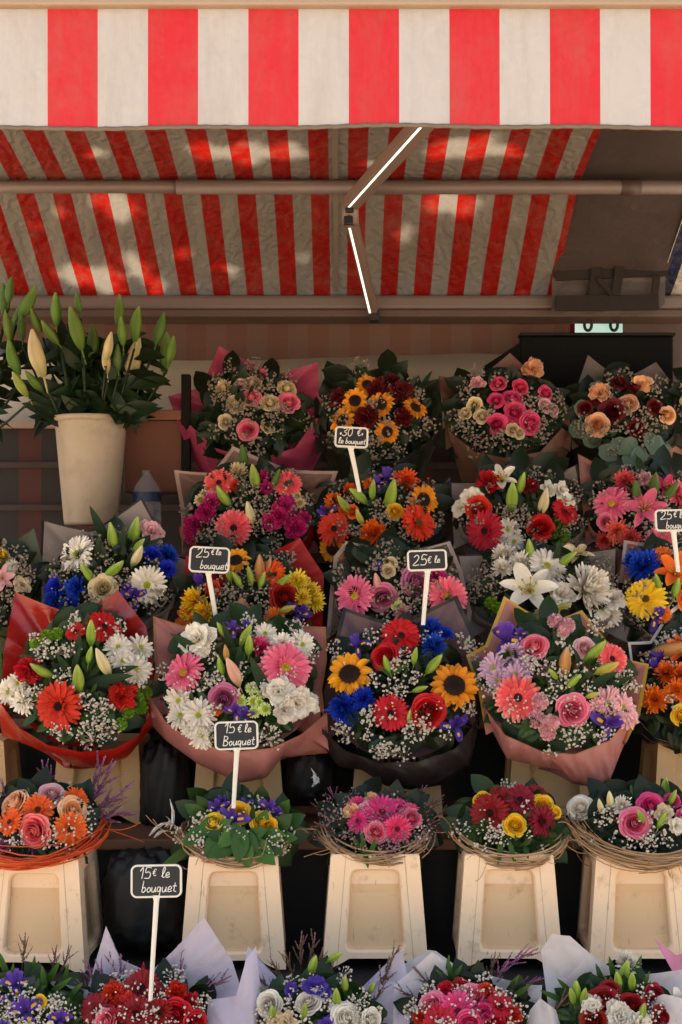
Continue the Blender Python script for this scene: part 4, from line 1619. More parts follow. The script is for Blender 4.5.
B = Bouquet('bouquet in matt red paper with yellow chrysanthemums and an orange lily bud', 250, 595, 66, 46, 4.02, Z3)
B.back([(178, 640), (182, 590), (186, 556), (235, 552), (262, 556), (300, 538), (324, 575), (322, 635)], P_redm)
B.auto_collar(P_redm)
B.foliage(170, 'rrrf', low=20, mat=M_lfB)
B.flowers('dm yellow 196 602 27; dm yellow 206 612 24; dm yellow 190 611 20; dm lemon 297 582 25; dm lemon 309 592 24; dm lemon 313 601 22; dm lemon 302 598 18; sf sun 236 561 30; lb bora 259 568 26 4; lb bora 268 566 18 20; gb ored 270 574 30; rs dred 285 597 30;'
          'gb dred 218 575 24; ir purple 201 584 24; ir purple 298 613 26; lb bgreen 228 574 18 -20; lb bgreen 237 580 18 -30; lb bgreen 250 576 20 -10; lb bgreen 262 580 18 20; lb bgreen 283 581 22 50; lb byel 287 609 20 70; ll orange 187 618 26; gb orange 274 618 22; gb orange 282 630 20; gb orange 250 636 20; rs red 212 590 18')
B.gyp([(245, 595, 14, 1.3), (225, 595, 12, 1.2), (260, 610, 12, 1.2), (270, 560, 8), (240, 615, 12), (212, 560, 8), (290, 625, 9), (225, 615, 9), (265, 590, 8)], 4, mat=M_gyp_shade)

B = Bouquet('bouquet in clear film with pink gerberas and mauve roses', 396, 586, 64, 46, 4.02, Z3)
B.back([(326, 640), (330, 590), (334, 556), (346, 541), (394, 550), (418, 549), (450, 541), (462, 570), (472, 612), (466, 640)], P_clear)
B.auto_collar(P_clear)
B.foliage(150, 'rrff', low=20, mat=M_lfB)
B.flowers('gb pink 355 596 40; rs mauve 383 598 29; rs mauve 417 582 32; rs mag 434 580 28; gb pink 447 597 40; lb bpink 377 583 20 -10; rs cream 390 563 14; rs cream 388 571 14; ir purple 380 568 14; ls lime 398 606 14; dm lpink 402 612 18')
B.gyp([(360, 576, 12), (400, 590, 14, 1.3), (450, 575, 12, 1.3), (375, 560, 9), (405, 565, 9), (420, 605, 10), (385, 615, 9), (340, 585, 6)], 4, mat=M_gyp_shade)

B = Bouquet('all white bouquet of lilies and chrysanthemums in grey paper', 545, 590, 76, 48, 4.05, Z3)
B.back([(468, 640), (464, 600), (456, 555), (492, 553), (530, 548), (580, 552), (618, 547), (617, 585), (634, 625), (628, 645)], P_grey)
B.auto_collar(P_grey)
B.foliage(170, 'rrff', low=20, mat=M_lfB)
B.flowers('gb white 547 566 38; dm white 505 557 25; dm white 503 570 22; dm white 521 563 24; ll white 530 592 64; dm white 584 590 46; cm white 597 600 24; cm white 609 616 24; cm white 602 610 20; ll cream 577 556 34; lb bgreen 530 553 30 -8; lb bgreen 567 560 24 48;'
          'lb byel 561 607 18 75; ls white 560 596 30; ls white 612 600 26; bt green 491 603 14; bt green 498 608 12; lf lfd 574 577 44 84; lf lfd 526 577 24 62; lf lfd 556 560 40 8; cm white 590 574 20; ls cream 548 612 26')
B.gyp([(480, 580, 14, 1.2), (474, 595, 10), (490, 568, 10), (612, 575, 12), (618, 590, 10), (498, 590, 9), (620, 605, 9), (560, 575, 8)], 5, mat=M_gyp_shade)

B = Bouquet('bouquet with a yellow gerbera, orange lily and blue chrysanthemum, at the right edge', 672, 590, 52, 48, 4.05, Z3)
B.back([(622, 640), (618, 590), (624, 540), (660, 545), (700, 538), (735, 560), (735, 640)], P_clear)
B.auto_collar(P_clear)
B.foliage(130, 'rrf', low=20, mat=M_lfB)
B.flowers('dm blue 644 567 33; dm blue 634 562 20; gb orange 663 556 26; ll orange 674 574 40; gb yellow 646 599 40; ir purple 655 617 26; lb bgreen 658 583 22 -20; lb bgreen 676 588 20 10; gb orange 662 614 20; rs orange 690 600 26')
B.gyp([(640, 620, 9), (668, 600, 8), (630, 585, 7), (648, 580, 6)], 4, mat=M_gyp_shade)

# ---- fourth row
B = Bouquet('bouquet in beige film with magenta carnations and salmon gerberas', 248, 512, 66, 50, 4.36, Z4)
B.back([(182, 555), (181, 510), (174, 470), (212, 473), (233, 446), (283, 467), (296, 470), (338, 471), (328, 500), (310, 530), (300, 555)], P_beige)
B.auto_collar(P_redm)
B.foliage(170, 'rrrf', low=20, mat=M_lfB)
B.flowers('gb salmon 219 483 30; gb salmon 287 484 32; gb salmon 234 528 36; cn mag 206 514 24; cn mag 196 524 24; cn mag 212 504 22; cn mag 192 534 20; cn mag 277 516 26; cn mag 285 507 26; cn mag 270 522 20; cn mag 296 528 24; cn mag 302 520 20; cn mag 262 480 20; cn mag 266 488 16;'
          'dy cream 288 493 13; dy cream 297 496 14; dy cream 300 503 13; dy cream 286 502 12; dy cream 200 500 14; dy cream 204 494 12; lb bdark 243 458 26 -2; lb bgreen 254 478 28 -6; lb bgreen 224 496 24 -35; lb bdark 275 480 24 25; lb bcream 250 513 24 -14; rs pink 211 498 16; dm cream 238 473 20; cn red 236 486 14; lf lfd 262 470 22 30; lf lfd 240 520 24 50')
B.gyp([(250, 495, 12), (235, 505, 9), (310, 500, 9), (262, 530, 11), (215, 535, 9), (310, 520, 9), (250, 488, 9), (186, 510, 8), (275, 540, 9)], 6, mat=M_gyp_shade)

B = Bouquet('bouquet in black paper with a red orange gerbera and small sunflowers', 380, 513, 66, 46, 4.36, Z4)
B.back([(318, 560), (322, 500), (348, 482), (400, 478), (436, 487), (450, 477), (452, 505), (462, 524), (440, 545)], P_black)
B.auto_collar(P_black)
B.foliage(170, 'rrrf', low=20, mat=M_lfB)
B.flowers('dm dorange 406 481 25; dm dorange 335 503 22; gb red 334 529 32; gb ored 418 523 38; dm dorange 374 535 30; sf sun 423 500 32; sf sun 333 549 32; rs yellow 395 511 18; ir purple 386 479 24; ir purple 378 484 16; ir purple 328 515 24; lb bgreen 345 505 26 -40; lb bgreen 391 495 30 12; lb byel 360 517 18 -25; lb bgreen 358 496 22 -50; lb bgreen 373 490 22 4;'
          'cn orange 368 484 14; rs orange 352 512 14; cn ored 350 490 14; dm orange 346 512 14')
B.gyp([(400, 530, 12, 1.3), (385, 545, 10), (360, 530, 9), (378, 508, 10), (398, 493, 8), (430, 485, 8), (352, 500, 7), (410, 505, 7), (440, 520, 8), (385, 520, 8)], 5, mat=M_gyp_shade)

B = Bouquet('bouquet in grey paper with black edges, red gerberas and a white lily', 522, 510, 64, 46, 4.36, Z4)
B.back([(452, 550), (450, 520), (449, 482), (484, 481), (518, 454), (532, 468), (548, 476), (577, 464), (584, 498), (604, 516), (600, 540), (575, 555)], P_grey)
B.auto_collar(P_grey)
B.foliage(170, 'rrrf', low=20, mat=M_lfB)
B.flowers('ll white 502 482 40; lb bgreen 512 497 28 0; lb bgreen 521 484 24 14; cn red 489 484 26; rs red 478 509 24; cn dred 531 488 18; ls white 473 500 26; ls white 460 509 18; gb red 485 531 38; gb red 565 512 30; rs red 541 527 28; cm white 508 530 24; cm white 498 543 20; cm white 514 542 22; lb bcream 543 502 28 12;'
          'ls white 548 490 20; ls white 560 490 18; ls white 566 500 18; bt green 560 524 12; bt green 552 534 12; bt green 564 535 13; bt green 558 541 12; bt green 480 517 10; cm white 519 552 18; lf lfd 524 478 26 20')
B.gyp([(575, 525, 10, 1.3), (535, 475, 9), (512, 515, 13, 1.3), (525, 520, 9), (463, 520, 7), (500, 512, 8), (540, 545, 8), (585, 520, 7)], 4, mat=M_gyp_shade)

B = Bouquet('bouquet in salmon kraft paper with pink gerberas and pink lilies', 646, 505, 60, 48, 4.36, Z4)
B.back([(586, 545), (582, 500), (578, 454), (624, 475), (632, 472), (676, 446), (712, 470), (712, 545)], P_kpink)
B.auto_collar(P_kpink)
B.foliage(160, 'rrrf', low=20, mat=M_lfB)
B.flowers('gb pink 612 504 40; dm coral 625 481 22; ll pink 644 510 44; ll hot 664 488 30; dm coral 617 531 24; dm coral 631 538 22; gb pink 660 543 36; dm pink 678 495 28; lb bdark 637 491 24 -15; lb bdark 654 486 26 3; lb bdark 670 492 24 35; rs pink 606 522 18; cn lpink 645 480 18; cn pink 690 510 24; dm hot 690 540 26; dm coral 605 540 18')
B.gyp([(600, 490, 9), (648, 528, 8), (630, 500, 7), (642, 475, 7), (594, 500, 7)], 5, mat=M_gyp_shade)

# ---- back row
G5 = 'wrapped bouquets on the stand'
B = Bouquet('bouquet in bright pink paper with cream and pink roses, beside the lily bucket', 252, 412, 58, 50, 4.70, Z5)
B.back([(184, 440), (168, 396), (199, 388), (208, 372), (219, 346), (254, 364), (278, 374), (318, 362), (319, 396), (338, 422), (322, 440)], P_hot)
B.collar([(190, 425), (215, 448), (255, 460), (295, 448), (316, 418)], [(183, 437), (215, 458), (268, 472), (298, 464), (336, 424)], P_hot)
B.foliage(190, 'rrr', (18, 30), low=30, mat=M_lfB, W=.5, cover=.70)
B.flowers('rs cream 235 403 19; rs cream 270 402 19; rs cream 252 383 18; rs cream 287 388 18; rs pink 251 397 20; rs pink 289 402 20; rs pink 248 430 22; dm cream 226 391 22; rs cream 226 422 16; rs cream 268 427 15; cn pink 262 374 12; rs lpink 240 384 14')
B.gyp([(245, 378, 12), (264, 388, 11), (222, 400, 12), (250, 412, 14), (230, 430, 10), (268, 425, 10), (215, 385, 8), (290, 378, 8), (212, 432, 8), (275, 415, 9), (238, 412, 10)], 4, mat=M_gyp_shade)

B = Bouquet('sunflower and burgundy carnation bouquet in dark olive paper at the back', 378, 412, 60, 50, 4.70, Z5)
B.back([(316, 455), (314, 400), (326, 374), (364, 372), (398, 362), (414, 384), (440, 378), (444, 450)], P_olive)
B.auto_collar(P_olive)
B.foliage(200, 'rrff', (14, 24), low=40, mat=M_lfB, cover=.74)
B.flowers('sf sun 381 405 32; sf sun 355 401 28; sf sun 343 421 32; sf sun 415 408 27; sf sun 387 432 27; sf sun 367 385 25; cn burg 378 390 24; cn burg 400 393 26; cn burg 367 418 26; cn burg 340 400 22; cn burg 401 418 22; cn burg 392 382 18; lf lfd 365 372 24 -60; lf lfd 425 382 26 30')
B.gyp([(350, 440, 10), (376, 448, 11), (395, 384, 9), (328, 402, 9), (412, 432, 9), (372, 460, 9), (330, 440, 8), (420, 395, 7), (395, 455, 10), (360, 415, 6)], 5, mat=M_gyp_shade)

B = Bouquet('bouquet of bright pink and small cream roses in brown kraft paper', 504, 410, 58, 46, 4.70, Z5)
B.back([(446, 450), (444, 410), (438, 376), (476, 380), (510, 353), (536, 376), (562, 390), (572, 430), (570, 452)], P_kraft)
B.collar([(448, 430), (475, 452), (505, 458), (540, 452), (562, 428)], [(456, 462), (478, 476), (508, 478), (545, 468), (576, 438)], P_kraft)
B.foliage(190, 'rrff', (12, 20), low=40, mat=M_lfB, cover=.72)
B.flowers('rs hot 498 383 17; rs hot 496 400 17; rs hot 512 398 21; rs hot 521 387 18; rs hot 515 412 20; rs hot 497 425 21; rs hot 531 423 24; rs hot 546 393 16; rs cream 475 405 15; rs cream 465 413 14; rs cream 482 416 15; rs lpink 546 405 15; rs lpink 554 410 13; rs cream 513 430 14; rs cream 520 433 13; ls peach 532 370 24; ls lpink 478 384 18')
B.gyp([(475, 372, 10), (470, 395, 9), (470, 430, 11), (500, 440, 12), (535, 405, 9), (540, 440, 9), (490, 412, 8), (555, 395, 7), (480, 440, 9), (528, 410, 7)], 6, mat=M_gyp_shade)

B = Bouquet('cream and burgundy rose bouquet with eucalyptus in grey paper, before the black crate', 624, 414, 54, 44, 4.70, Z5)
B.back([(572, 450), (572, 400), (588, 355), (610, 372), (634, 374), (656, 362), (680, 392), (682, 450)], paper_mat('#6a5e58', None, .03, .6))
B.auto_collar(P_olive)
B.foliage(150, 'rrfe', (12, 20), low=20, mat=M_lfB, cover=.72)
eb = MB()
for (x, y) in ((611, 441), (626, 452), (637, 440), (645, 448), (660, 436), (600, 446), (618, 462), (580, 400), (574, 420), (650, 432), (590, 384), (606, 456), (668, 444), (582, 436)):
    p = B.pos(x, y, .012)
    leaf_on(eb, p, (rng.normal(0, .5), -.3, -.6), B.nrm(x, y, .2), 21 * p[1] / F, .85, 'e')
eb.obj('eucalyptus_leaves', M_lfE, B.root, True, B.o)['kind'] = 'stuff'
B.flowers('rs burg 612 412 27; rs burg 600 396 18; rs burg 635 388 18; rs burg 655 407 16; rs burg 620 382 16; rs burg 638 428 20; rs peach 597 425 22; rs peach 627 404 20; ls peach 600 393 20; ls peach 641 385 22; rs peach 668 415 18; rs burg 585 408 14')
B.gyp([(645, 415, 11), (610, 395, 9), (620, 428, 9), (655, 395, 8), (645, 425, 9), (585, 420, 8), (625, 375, 8), (660, 425, 8)], 5, mat=M_gyp_shade)

B = Bouquet('greenery and white filler bunch cut by the right edge, back row', 702, 400, 26, 40, 4.72, Z5)
B.back([(676, 440), (672, 392), (690, 360), (730, 366), (735, 440)], P_olive)
B.foliage(90, 'rrf', (12, 22), low=20, mat=M_lfB)
B.flowers('rs cream 690 400 18; rs peach 704 420 18; rs cream 712 392 18')
B.gyp([(680, 385, 8), (684, 412, 7), (690, 380, 7)], 3, mat=M_gyp_shade)

# ---- front row of low bouquets in twig nests on the cream buckets
GN = 'low bouquets in twig nests'
B = Bouquet('low bouquet of peach roses and orange gerberas in an orange raffia nest', 36, 824, 62, 40, 3.50, .60, GN, 'nest_bouquet', .6, .55)
B.foliage(130, 'rrf', (10, 20), low=20, mat=M_lfB)
B.nest(M_raforange, 68, 842, .010, 60)
B.flowers('rs salmon 34 831 31; rs peach 14 804 30; rs peach 73 810 28; rs lpink 52 794 26; gb orange 38 810 32; gb dorange 10 822 32; gb dorange 76 800 26; gb orange 70 829 34; cn red 45 791 14; rs coral -14 815 26; gb orange -16 840 28; dm heath 4 846 14;'
          'ht heath 100 785 60 35; ht heath 110 800 56 55; ht heath 112 815 54 72; ht heath 95 778 58 22; ht heath 104 806 50 48; ht heath 44 778 44 -6; ht heath 50 780 36 8; ht heath 90 800 40 40; ht heath 100 822 44 62; ht heath 2 795 38 -20; ht heath -12 800 40 -30; ht heath 86 836 30 110; ht heath 30 848 26 170; ht heath 60 846 26 150; ht heath 14 846 26 190')
B.gyp([(58, 800, 10, 1.2), (52, 842, 11), (74, 820, 7, 1.3), (20, 838, 8, 1.2), (35, 800, 7), (92, 812, 8), (62, 850, 8), (90, 830, 8), (48, 820, 6), (70, 786, 4)], 3, per=22)

B = Bouquet('low bouquet of yellow roses and purple irises ringed by broad green leaves', 236, 828, 60, 38, 3.50, .60, GN, 'nest_bouquet', .6, .55)
B.foliage(90, 'rrf', (10, 18), low=0)
B.nest(M_raf, 56, 846, .012, 34, wild=12)
lm = MB()
for (x, y, a, L) in ((196, 812, -50, 30), (204, 806, -30, 28), (280, 826, 40, 38), (292, 822, 55, 34), (282, 812, 25, 32), (212, 846, 200, 30), (222, 850, 250, 34), (240, 846, 185, 36), (246, 854, 172, 32), (262, 852, 130, 40), (270, 846, 115, 34), (228, 838, 230, 30),
                     (256, 834, 60, 28), (262, 822, 20, 30), (218, 836, 290, 26), (196, 836, 240, 34), (238, 836, 160, 26), (222, 826, 50, 26), (270, 836, 75, 34), (206, 828, 220, 28), (250, 842, 140, 30), (284, 838, 85, 30)):
    p = B.pos(x, y, .015)
    d = (math.sin(R_(a)), -.4, math.cos(R_(a)))
    L = L * p[1] / F
    leaf_on(lm, p - np.array(d) * L * .5, d, (rng.normal(0, .2), -1, .5), L, .52, 'r', bend=.12)
lm.obj('broad_leaves', M_lfL, B.root, True, B.o)['kind'] = 'stuff'
B.flowers('rs yellow 213 823 23; rs yellow 239 813 23; rs yellow 262 822 22; rs yellow 269 826 18; ir purple 233 820 30; ir purple 218 808 22; ir purple 268 809 24; ir purple 246 806 18; ir purple 224 802 16; ir purple 276 814 18; lf lfg 176 858 44 235; lf lfd 252 820 34 5')
B.gyp([(200, 832, 12, 1.5), (205, 812, 8, 1.2), (276, 840, 10, 1.3), (256, 800, 8, 1.2), (245, 835, 5), (290, 832, 7), (285, 845, 8), (196, 822, 8)], 2, per=22)

B = Bouquet('low bouquet of bright pink gerberas and a pink rose in a twig nest', 375, 828, 56, 36, 3.50, .60, GN, 'nest_bouquet', .6, .55)
B.foliage(120, 'rrf', (10, 18), low=10, mat=M_lfB)
B.nest(M_raf, 56, 845, .012, 36)
B.flowers('gb hot 382 812 36; gb hot 397 829 32; gb hot 358 821 26; gb hot 358 806 22; gb hot 398 806 20; gb hot 410 812 18; rs pink 376 832 23; rs pink 412 818 20; ls peach 352 812 18; ls peach 372 800 16; ls lpink 366 808 14;'
          'lf lfg 364 848 28 -8; lf lfg 358 846 24 -30; lf lfg 372 850 26 14; lf lfg 366 856 24 170; lf lfg 378 855 20 130; ht brownh 322 812 34 -28; ht brownh 326 830 32 -60; ht brownh 432 806 34 40; ht brownh 428 826 32 62; ht heath 420 796 30 30; ht heath 334 800 30 -16; ht heath 324 842 26 -80; ht brownh 440 816 28 60')
B.gyp([(330, 818, 12, 1.3), (336, 838, 11, 1.3), (345, 800, 9), (424, 812, 10), (430, 832, 9), (390, 850, 13, 1.5), (402, 846, 10, 1.2), (350, 832, 8), (326, 800, 7), (416, 840, 9), (395, 796, 6), (380, 846, 10)], 4, per=30, dot=1.3, mat=M_lim, kinds='limonium_sprays')
B.gyp([(425, 835, 8), (398, 797, 6), (345, 815, 5), (420, 825, 6), (338, 808, 6)], 0, per=16)

B = Bouquet('low bouquet of dark red gerberas and yellow roses in a twig nest', 510, 824, 56, 40, 3.50, .60, GN, 'nest_bouquet', .6, .55)
B.foliage(170, 'rfff', (12, 22), low=30, mat=M_lfA)
B.nest(M_raf, 57, 846, .014, 40, wild=14)
B.flowers('gb dred 490 813 40; gb dred 542 821 34; gb dred 520 800 30; gb dred 536 796 24; gb dred 500 798 24; rs yellow 515 825 22; rs yellow 543 806 24; rs yellow 483 801 18; rs yellow 556 812 14; lf lfg 500 850 26 190; lf lfg 512 852 24 165')
B.gyp([(505, 788, 9, 1.4), (525, 806, 8, 1.3), (515, 790, 8), (500, 832, 8), (506, 842, 6), (528, 836, 5), (494, 838, 6)], 1, per=22)

B = Bouquet('low bouquet of one pink rose and white buds in a twig nest, at the right', 642, 822, 66, 36, 3.50, .60, GN, 'nest_bouquet', .6, .55)
B.foliage(130, 'rrf', (10, 18), low=20, mat=M_lfB)
B.nest(M_raf, 72, 842, .016, 60, wild=14)
B.flowers('rs pink 635 823 30; rs hot 651 806 28; rs white 580 807 27; lb bcream 610 800 20 -10; lb bcream 601 806 18 -20; lb bgreen 641 817 20 -30; lb bgreen 666 788 22 -6; lb bgreen 672 798 18 20; dm white 622 806 18; ls cream 664 814 22; rs hot 672 800 18; rs hot 690 820 26; ls white 676 826 20; lb bgreen 662 820 18 20; lf lfg 668 796 30 -8; ht brownh 622 806 28 -10; ht brownh 616 820 26 -40; ht brownh 690 800 28 30')
B.gyp([(655, 830, 12, 1.4), (615, 815, 9, 1.2), (650, 815, 6), (670, 842, 9), (625, 812, 6), (600, 820, 7), (645, 842, 8), (680, 812, 8)], 3, per=22)

# ---- bouquets at the very front, standing on the pavement
GF = 'bouquets at the very front'
B = Bouquet('front bouquet of purple irises and green sprigs at the lower left corner', 30, 1018, 62, 42, 3.02, .012, GF)
B.foliage(170, 'rrff', (12, 26), low=0, mat=M_lfA)
B.back([(-60, 1060), (-40, 985), (0, 985), (50, 980), (88, 990), (100, 1060)], P_lil)
B.auto_collar(P_lil)
B.flowers('ir purple 17 986 34; ir purple 26 1012 34; ir purple -8 1000 30; ir purple 6 1030 28; rs yellow 39 1002 14; ir purple 60 1020 26; ht brownh 22 950 40 8; ht brownh 52 960 36 10; ht brownh 64 962 34 25; lf lfg 52 975 32 30; lf lfg 60 986 30 50; lf lfg 44 980 28 -5; lf lfg 4 966 30 -15; lf lfg 74 992 28 40; lf lfg 66 976 26 12; ls white 48 1030 20; lf lfg 34 968 26 5; lf lfg 12 975 26 10')
B.gyp([(4, 1005, 12, 1.4), (40, 1015, 11, 1.3), (14, 1020, 10, 1.2), (55, 1005, 9), (-4, 985, 8), (30, 992, 7), (70, 1012, 8)], 4)

B = Bouquet('front bouquet of red roses and heather in lilac tissue, with a price sign', 150, 1018, 66, 44, 3.02, .012, GF)
B.back([(76, 1060), (84, 1000), (106, 926), (118, 958), (150, 972), (172, 952), (204, 917), (232, 960), (240, 985), (236, 1060)], P_lil, amp=.07)
B.auto_collar(P_lil)
B.foliage(130, 'rrf', (12, 22), low=0, mat=M_lfB)
B.flowers('cn red 114 995 30; gb dred 142 988 36; cn red 175 994 30; rs red 176 1014 28; rs pink 106 1022 24; gb dred 136 1014 36; gb dred 160 1012 30; cn red 128 1004 26; gb dred 96 1010 30; cn dred 154 998 24; gb dred 120 1024 34; cn red 190 1002 22; rs red 196 1024 26; lf dred 143 976 30 4;'
          'ht heath 92 980 44 -22; ht heath 102 982 50 -14; ht heath 118 976 44 4; ht heath 170 966 48 20; ht heath 214 986 46 60; ht heath 200 994 42 48; ht heath 84 992 36 -30; ht heath 178 976 40 14; ht heath 160 1020 30 20; ht heath 110 968 38 -6')
B.gyp([(132, 980, 10, 1.2), (148, 1002, 12, 1.5), (174, 976, 11, 1.3), (192, 1010, 12, 1.3), (160, 990, 9, 1.2), (122, 1012, 7), (170, 1022, 9), (205, 1000, 9), (104, 990, 6), (140, 1020, 8)], 2)

B = Bouquet('front bouquet of white roses with purple edged lisianthus and green buds', 322, 1020, 72, 44, 3.02, .012, GF)
B.back([(236, 1060), (238, 1000), (248, 946), (264, 985), (300, 1000), (350, 990), (380, 980), (402, 948), (412, 1000), (405, 1060)], P_lil, amp=.06)
B.auto_collar(P_lil)
B.foliage(180, 'rrff', (12, 22), low=0, mat=M_lfA)
B.flowers('rs white 269 1004 26; rs white 308 1002 24; rs white 346 1018 28; ls cream 286 1022 24; ls purple 316 990 28; ls white 318 994 20; ls purple 292 990 18; ls cream 276 1022 20; ls white 338 1008 18; lb bgreen 313 966 24 16; lb bgreen 335 957 18 52; lb bgreen 345 984 20 0; lb bgreen 337 998 22 -4; lb bgreen 304 1011 20 8; lb bgreen 272 1013 18 0; rs white 372 1020 22; ls purple 326 1026 20; lb bgreen 258 990 16 -40; lb bgreen 372 988 16 20;'
          'ht brownh 300 952 44 0; ht brownh 312 950 36 8; ht brownh 318 966 40 12; ht brownh 386 978 50 22; ht brownh 394 962 44 24; ht brownh 258 975 36 -30; ht brownh 288 966 34 -18; ht brownh 274 970 34 -24; ht brownh 264 985 34 -40; ht brownh 380 996 36 30; ht brownh 330 972 34 20')
B.gyp([(295, 985, 12, 1.3), (328, 1000, 12, 1.4), (360, 1000, 12, 1.2), (288, 1005, 10, 1.2), (345, 975, 9), (260, 1012, 9), (372, 1012, 10), (310, 980, 8), (352, 1022, 10), (300, 1022, 10)], 4)

B = Bouquet('front bouquet of crimson gerberas and pink roses in white paper', 470, 1020, 66, 44, 3.02, .012, GF)
B.back([(392, 1060), (394, 985), (432, 952), (456, 966), (478, 972), (530, 985), (542, 985), (538, 1060)], P_whi, amp=.06)
B.auto_collar(P_whi)
B.foliage(150, 'rrff', (12, 22), low=0, mat=M_lfB)
B.flowers('gb hot 458 1012 38; rs pink 474 996 26; rs pink 432 1006 30; cn red 446 991 24; gb red 500 1006 32; rs red 495 1022 28; cn hot 484 1012 26; gb red 440 1022 34; cn red 512 1016 20; rs hot 470 1024 26; cn red 424 1018 22; rs red 486 992 20; cn red 460 986 18; lf lfg 450 972 26 -10; lf lfg 444 976 22 -50; lf lfg 456 974 22 30; lf lfg 448 964 18 5;'
          'ht heath 520 960 50 50; ht heath 500 978 40 20; ht brownh 424 982 40 -48; ht heath 530 985 40 60; ht brownh 408 996 36 -60; lf lfg 512 985 28 30; lf lfg 520 992 26 50; ht brownh 494 970 36 10')
B.gyp([(484, 982, 11, 1.3), (430, 990, 10, 1.3), (455, 1000, 9, 1.3), (500, 995, 9, 1.3), (415, 1006, 9, 1.2), (475, 1010, 9, 1.2), (510, 1000, 8), (465, 985, 8), (450, 1022, 9), (520, 1012, 9)], 3)

B = Bouquet('front bouquet of dark red roses in milky film at the lower right corner', 618, 1020, 68, 44, 3.02, .012, GF)
B.back([(538, 1060), (548, 1005), (541, 950), (552, 934), (570, 936), (592, 955), (612, 968), (640, 975), (690, 968), (700, 1060)], P_whi, amp=.05)
B.auto_collar(P_whi)
B.foliage(160, 'rfff', (12, 24), low=0, mat=M_lfA)
B.flowers('rs dred 604 1002 30; rs dred 632 1006 28; rs dred 594 1022 28; rs dred 655 996 24; rs dred 610 990 20; ls white 618 1016 30; ls white 592 1006 22; dm white 626 965 26; ls white 640 1022 24; rs dred 662 1018 26; ls white 676 1004 26; lb bgreen 577 990 24 -8; lb bgreen 584 997 22 4; lb bgreen 625 972 26 8; lb bgreen 632 982 24 -4; lb bgreen 643 1012 22 4; lb bgreen 618 980 20 -14; lb bgreen 572 996 20 -16;'
          'lf lfg 612 970 30 -14; lf lfg 636 970 30 16; lf lfg 566 988 26 -40; lf lfg 552 996 26 -60; ht brownh 560 1010 40 40; ht brownh 552 1020 36 30; lf lfg 600 976 28 -20; lf lfg 644 984 26 20')
B.gyp([(612, 996, 9, 1.4), (645, 990, 9, 1.3), (590, 1012, 8, 1.2), (620, 1020, 9, 1.2), (655, 1010, 8)], 2)

# folded white tissue and the pink corner that stick up between the front bouquets
def tissue(name, label, outline, Y, mat, dy=.05, lean=.25):
    mb = MB()
    hx = sum(p[0] for p in outline) / len(outline)
    hy = max(p[1] for p in outline)
    pts = []
    for a_, c_ in zip(outline[:-1], outline[1:]):
        for s in np.linspace(0, 1, 8, endpoint=False):
            pts.append((a_[0] + (c_[0] - a_[0]) * s, a_[1] + (c_[1] - a_[1]) * s))
    pts.append(outline[-1])
    P = np.zeros((8, len(pts), 3))
    for i in range(8):
        t_ = .02 + .98 * i / 7
        for j, (x, y) in enumerate(pts):
            px, py = hx + (x - hx) * t_, hy + (y - hy) * t_
            u = (px - hx) / 40
            P[i, j] = at(px, py, Y + lean * (hy - py) / 474 + dy * u * u + .012 * math.sin(u * 6 + t_ * 4) * t_)
    mb.grid(P)
    o = mb.obj(name, mat, None, True, at(hx, hy, Y))
    return tag(o, label, 'tissue paper', 'loose tissue paper between the front bouquets')


tissue('tissue_paper', 'folded white tissue paper between the red roses and the white roses in front', [(205, 1045), (208, 1000), (236, 996), (246, 960), (256, 946), (262, 1000), (258, 1045)], 2.98, P_lil)
tissue('tissue_paper', 'folded white paper wedge left of the crimson gerberas in front', [(378, 1040), (396, 990), (386, 975), (428, 950), (436, 951), (462, 970), (480, 990), (470, 1040)], 3.12, P_whi, .03)
tissue('tissue_paper', 'white paper fold in front, between the crimson gerberas and the milky film', [(520, 1045), (530, 1010), (540, 998), (556, 1010), (566, 1045)], 2.97, P_whi)
tissue('tissue_paper', 'rounded white paper sheet at the lower right corner beside the dark red roses', [(640, 1045), (648, 1000), (664, 994), (690, 1000), (700, 1045)], 2.95, P_whi)
tissue('tissue_paper', 'pink paper corner sticking up at the right edge below the last bucket', [(690, 1000), (654, 938), (676, 955), (700, 950), (720, 1000)], 3.1, paper_mat('#d88aa8', None, .03, .5))
# ------------------------------------------------------------------ lilies in the tall white bucket
p0 = at(91, 525, 4.60)
lbk = empty('lily_bucket', tuple(p0), 'tall scuffed white plastic bucket holding green and cream lily buds', 'bucket')
t = NT('milky_plastic')
c = t.mix(t.noise(6, 7, .7), lin('#bcac98'), lin('#a08d78'))
gr = t.ramp(t.noise(11, 7, .75), [(.52, (0, 0, 0, 1)), (.8, (1, 1, 1, 1))])
c = t.mix(t.math('MULTIPLY', gr, .5), c, lin('#7c6652'))
M_milk = t.surface(c, .42, t.bump(t.noise(20, 4), .12, .005), .25, .4)


def lathe(prof, seg=40):
    m = MB()
    m.grid(np.array([[(r * math.cos(2 * PI * j / seg), r * math.sin(2 * PI * j / seg), z) for j in range(seg)] for r, z in prof]), None, .5, close=True)
    return m


pxm = 4.60 / F
ht = (525 - 418) * pxm
vb = lathe([(.001, 0), (26 * pxm, 0), (26.8 * pxm, .01), (35.5 * pxm, ht - .02), (35.5 * pxm, ht - .017), (38.5 * pxm, ht - .015), (39.5 * pxm, ht), (37.5 * pxm, ht + .002), (35 * pxm, ht - .004), (28 * pxm, .06)])
o = vb.obj('bucket_body', M_milk, None)
o.parent = lbk


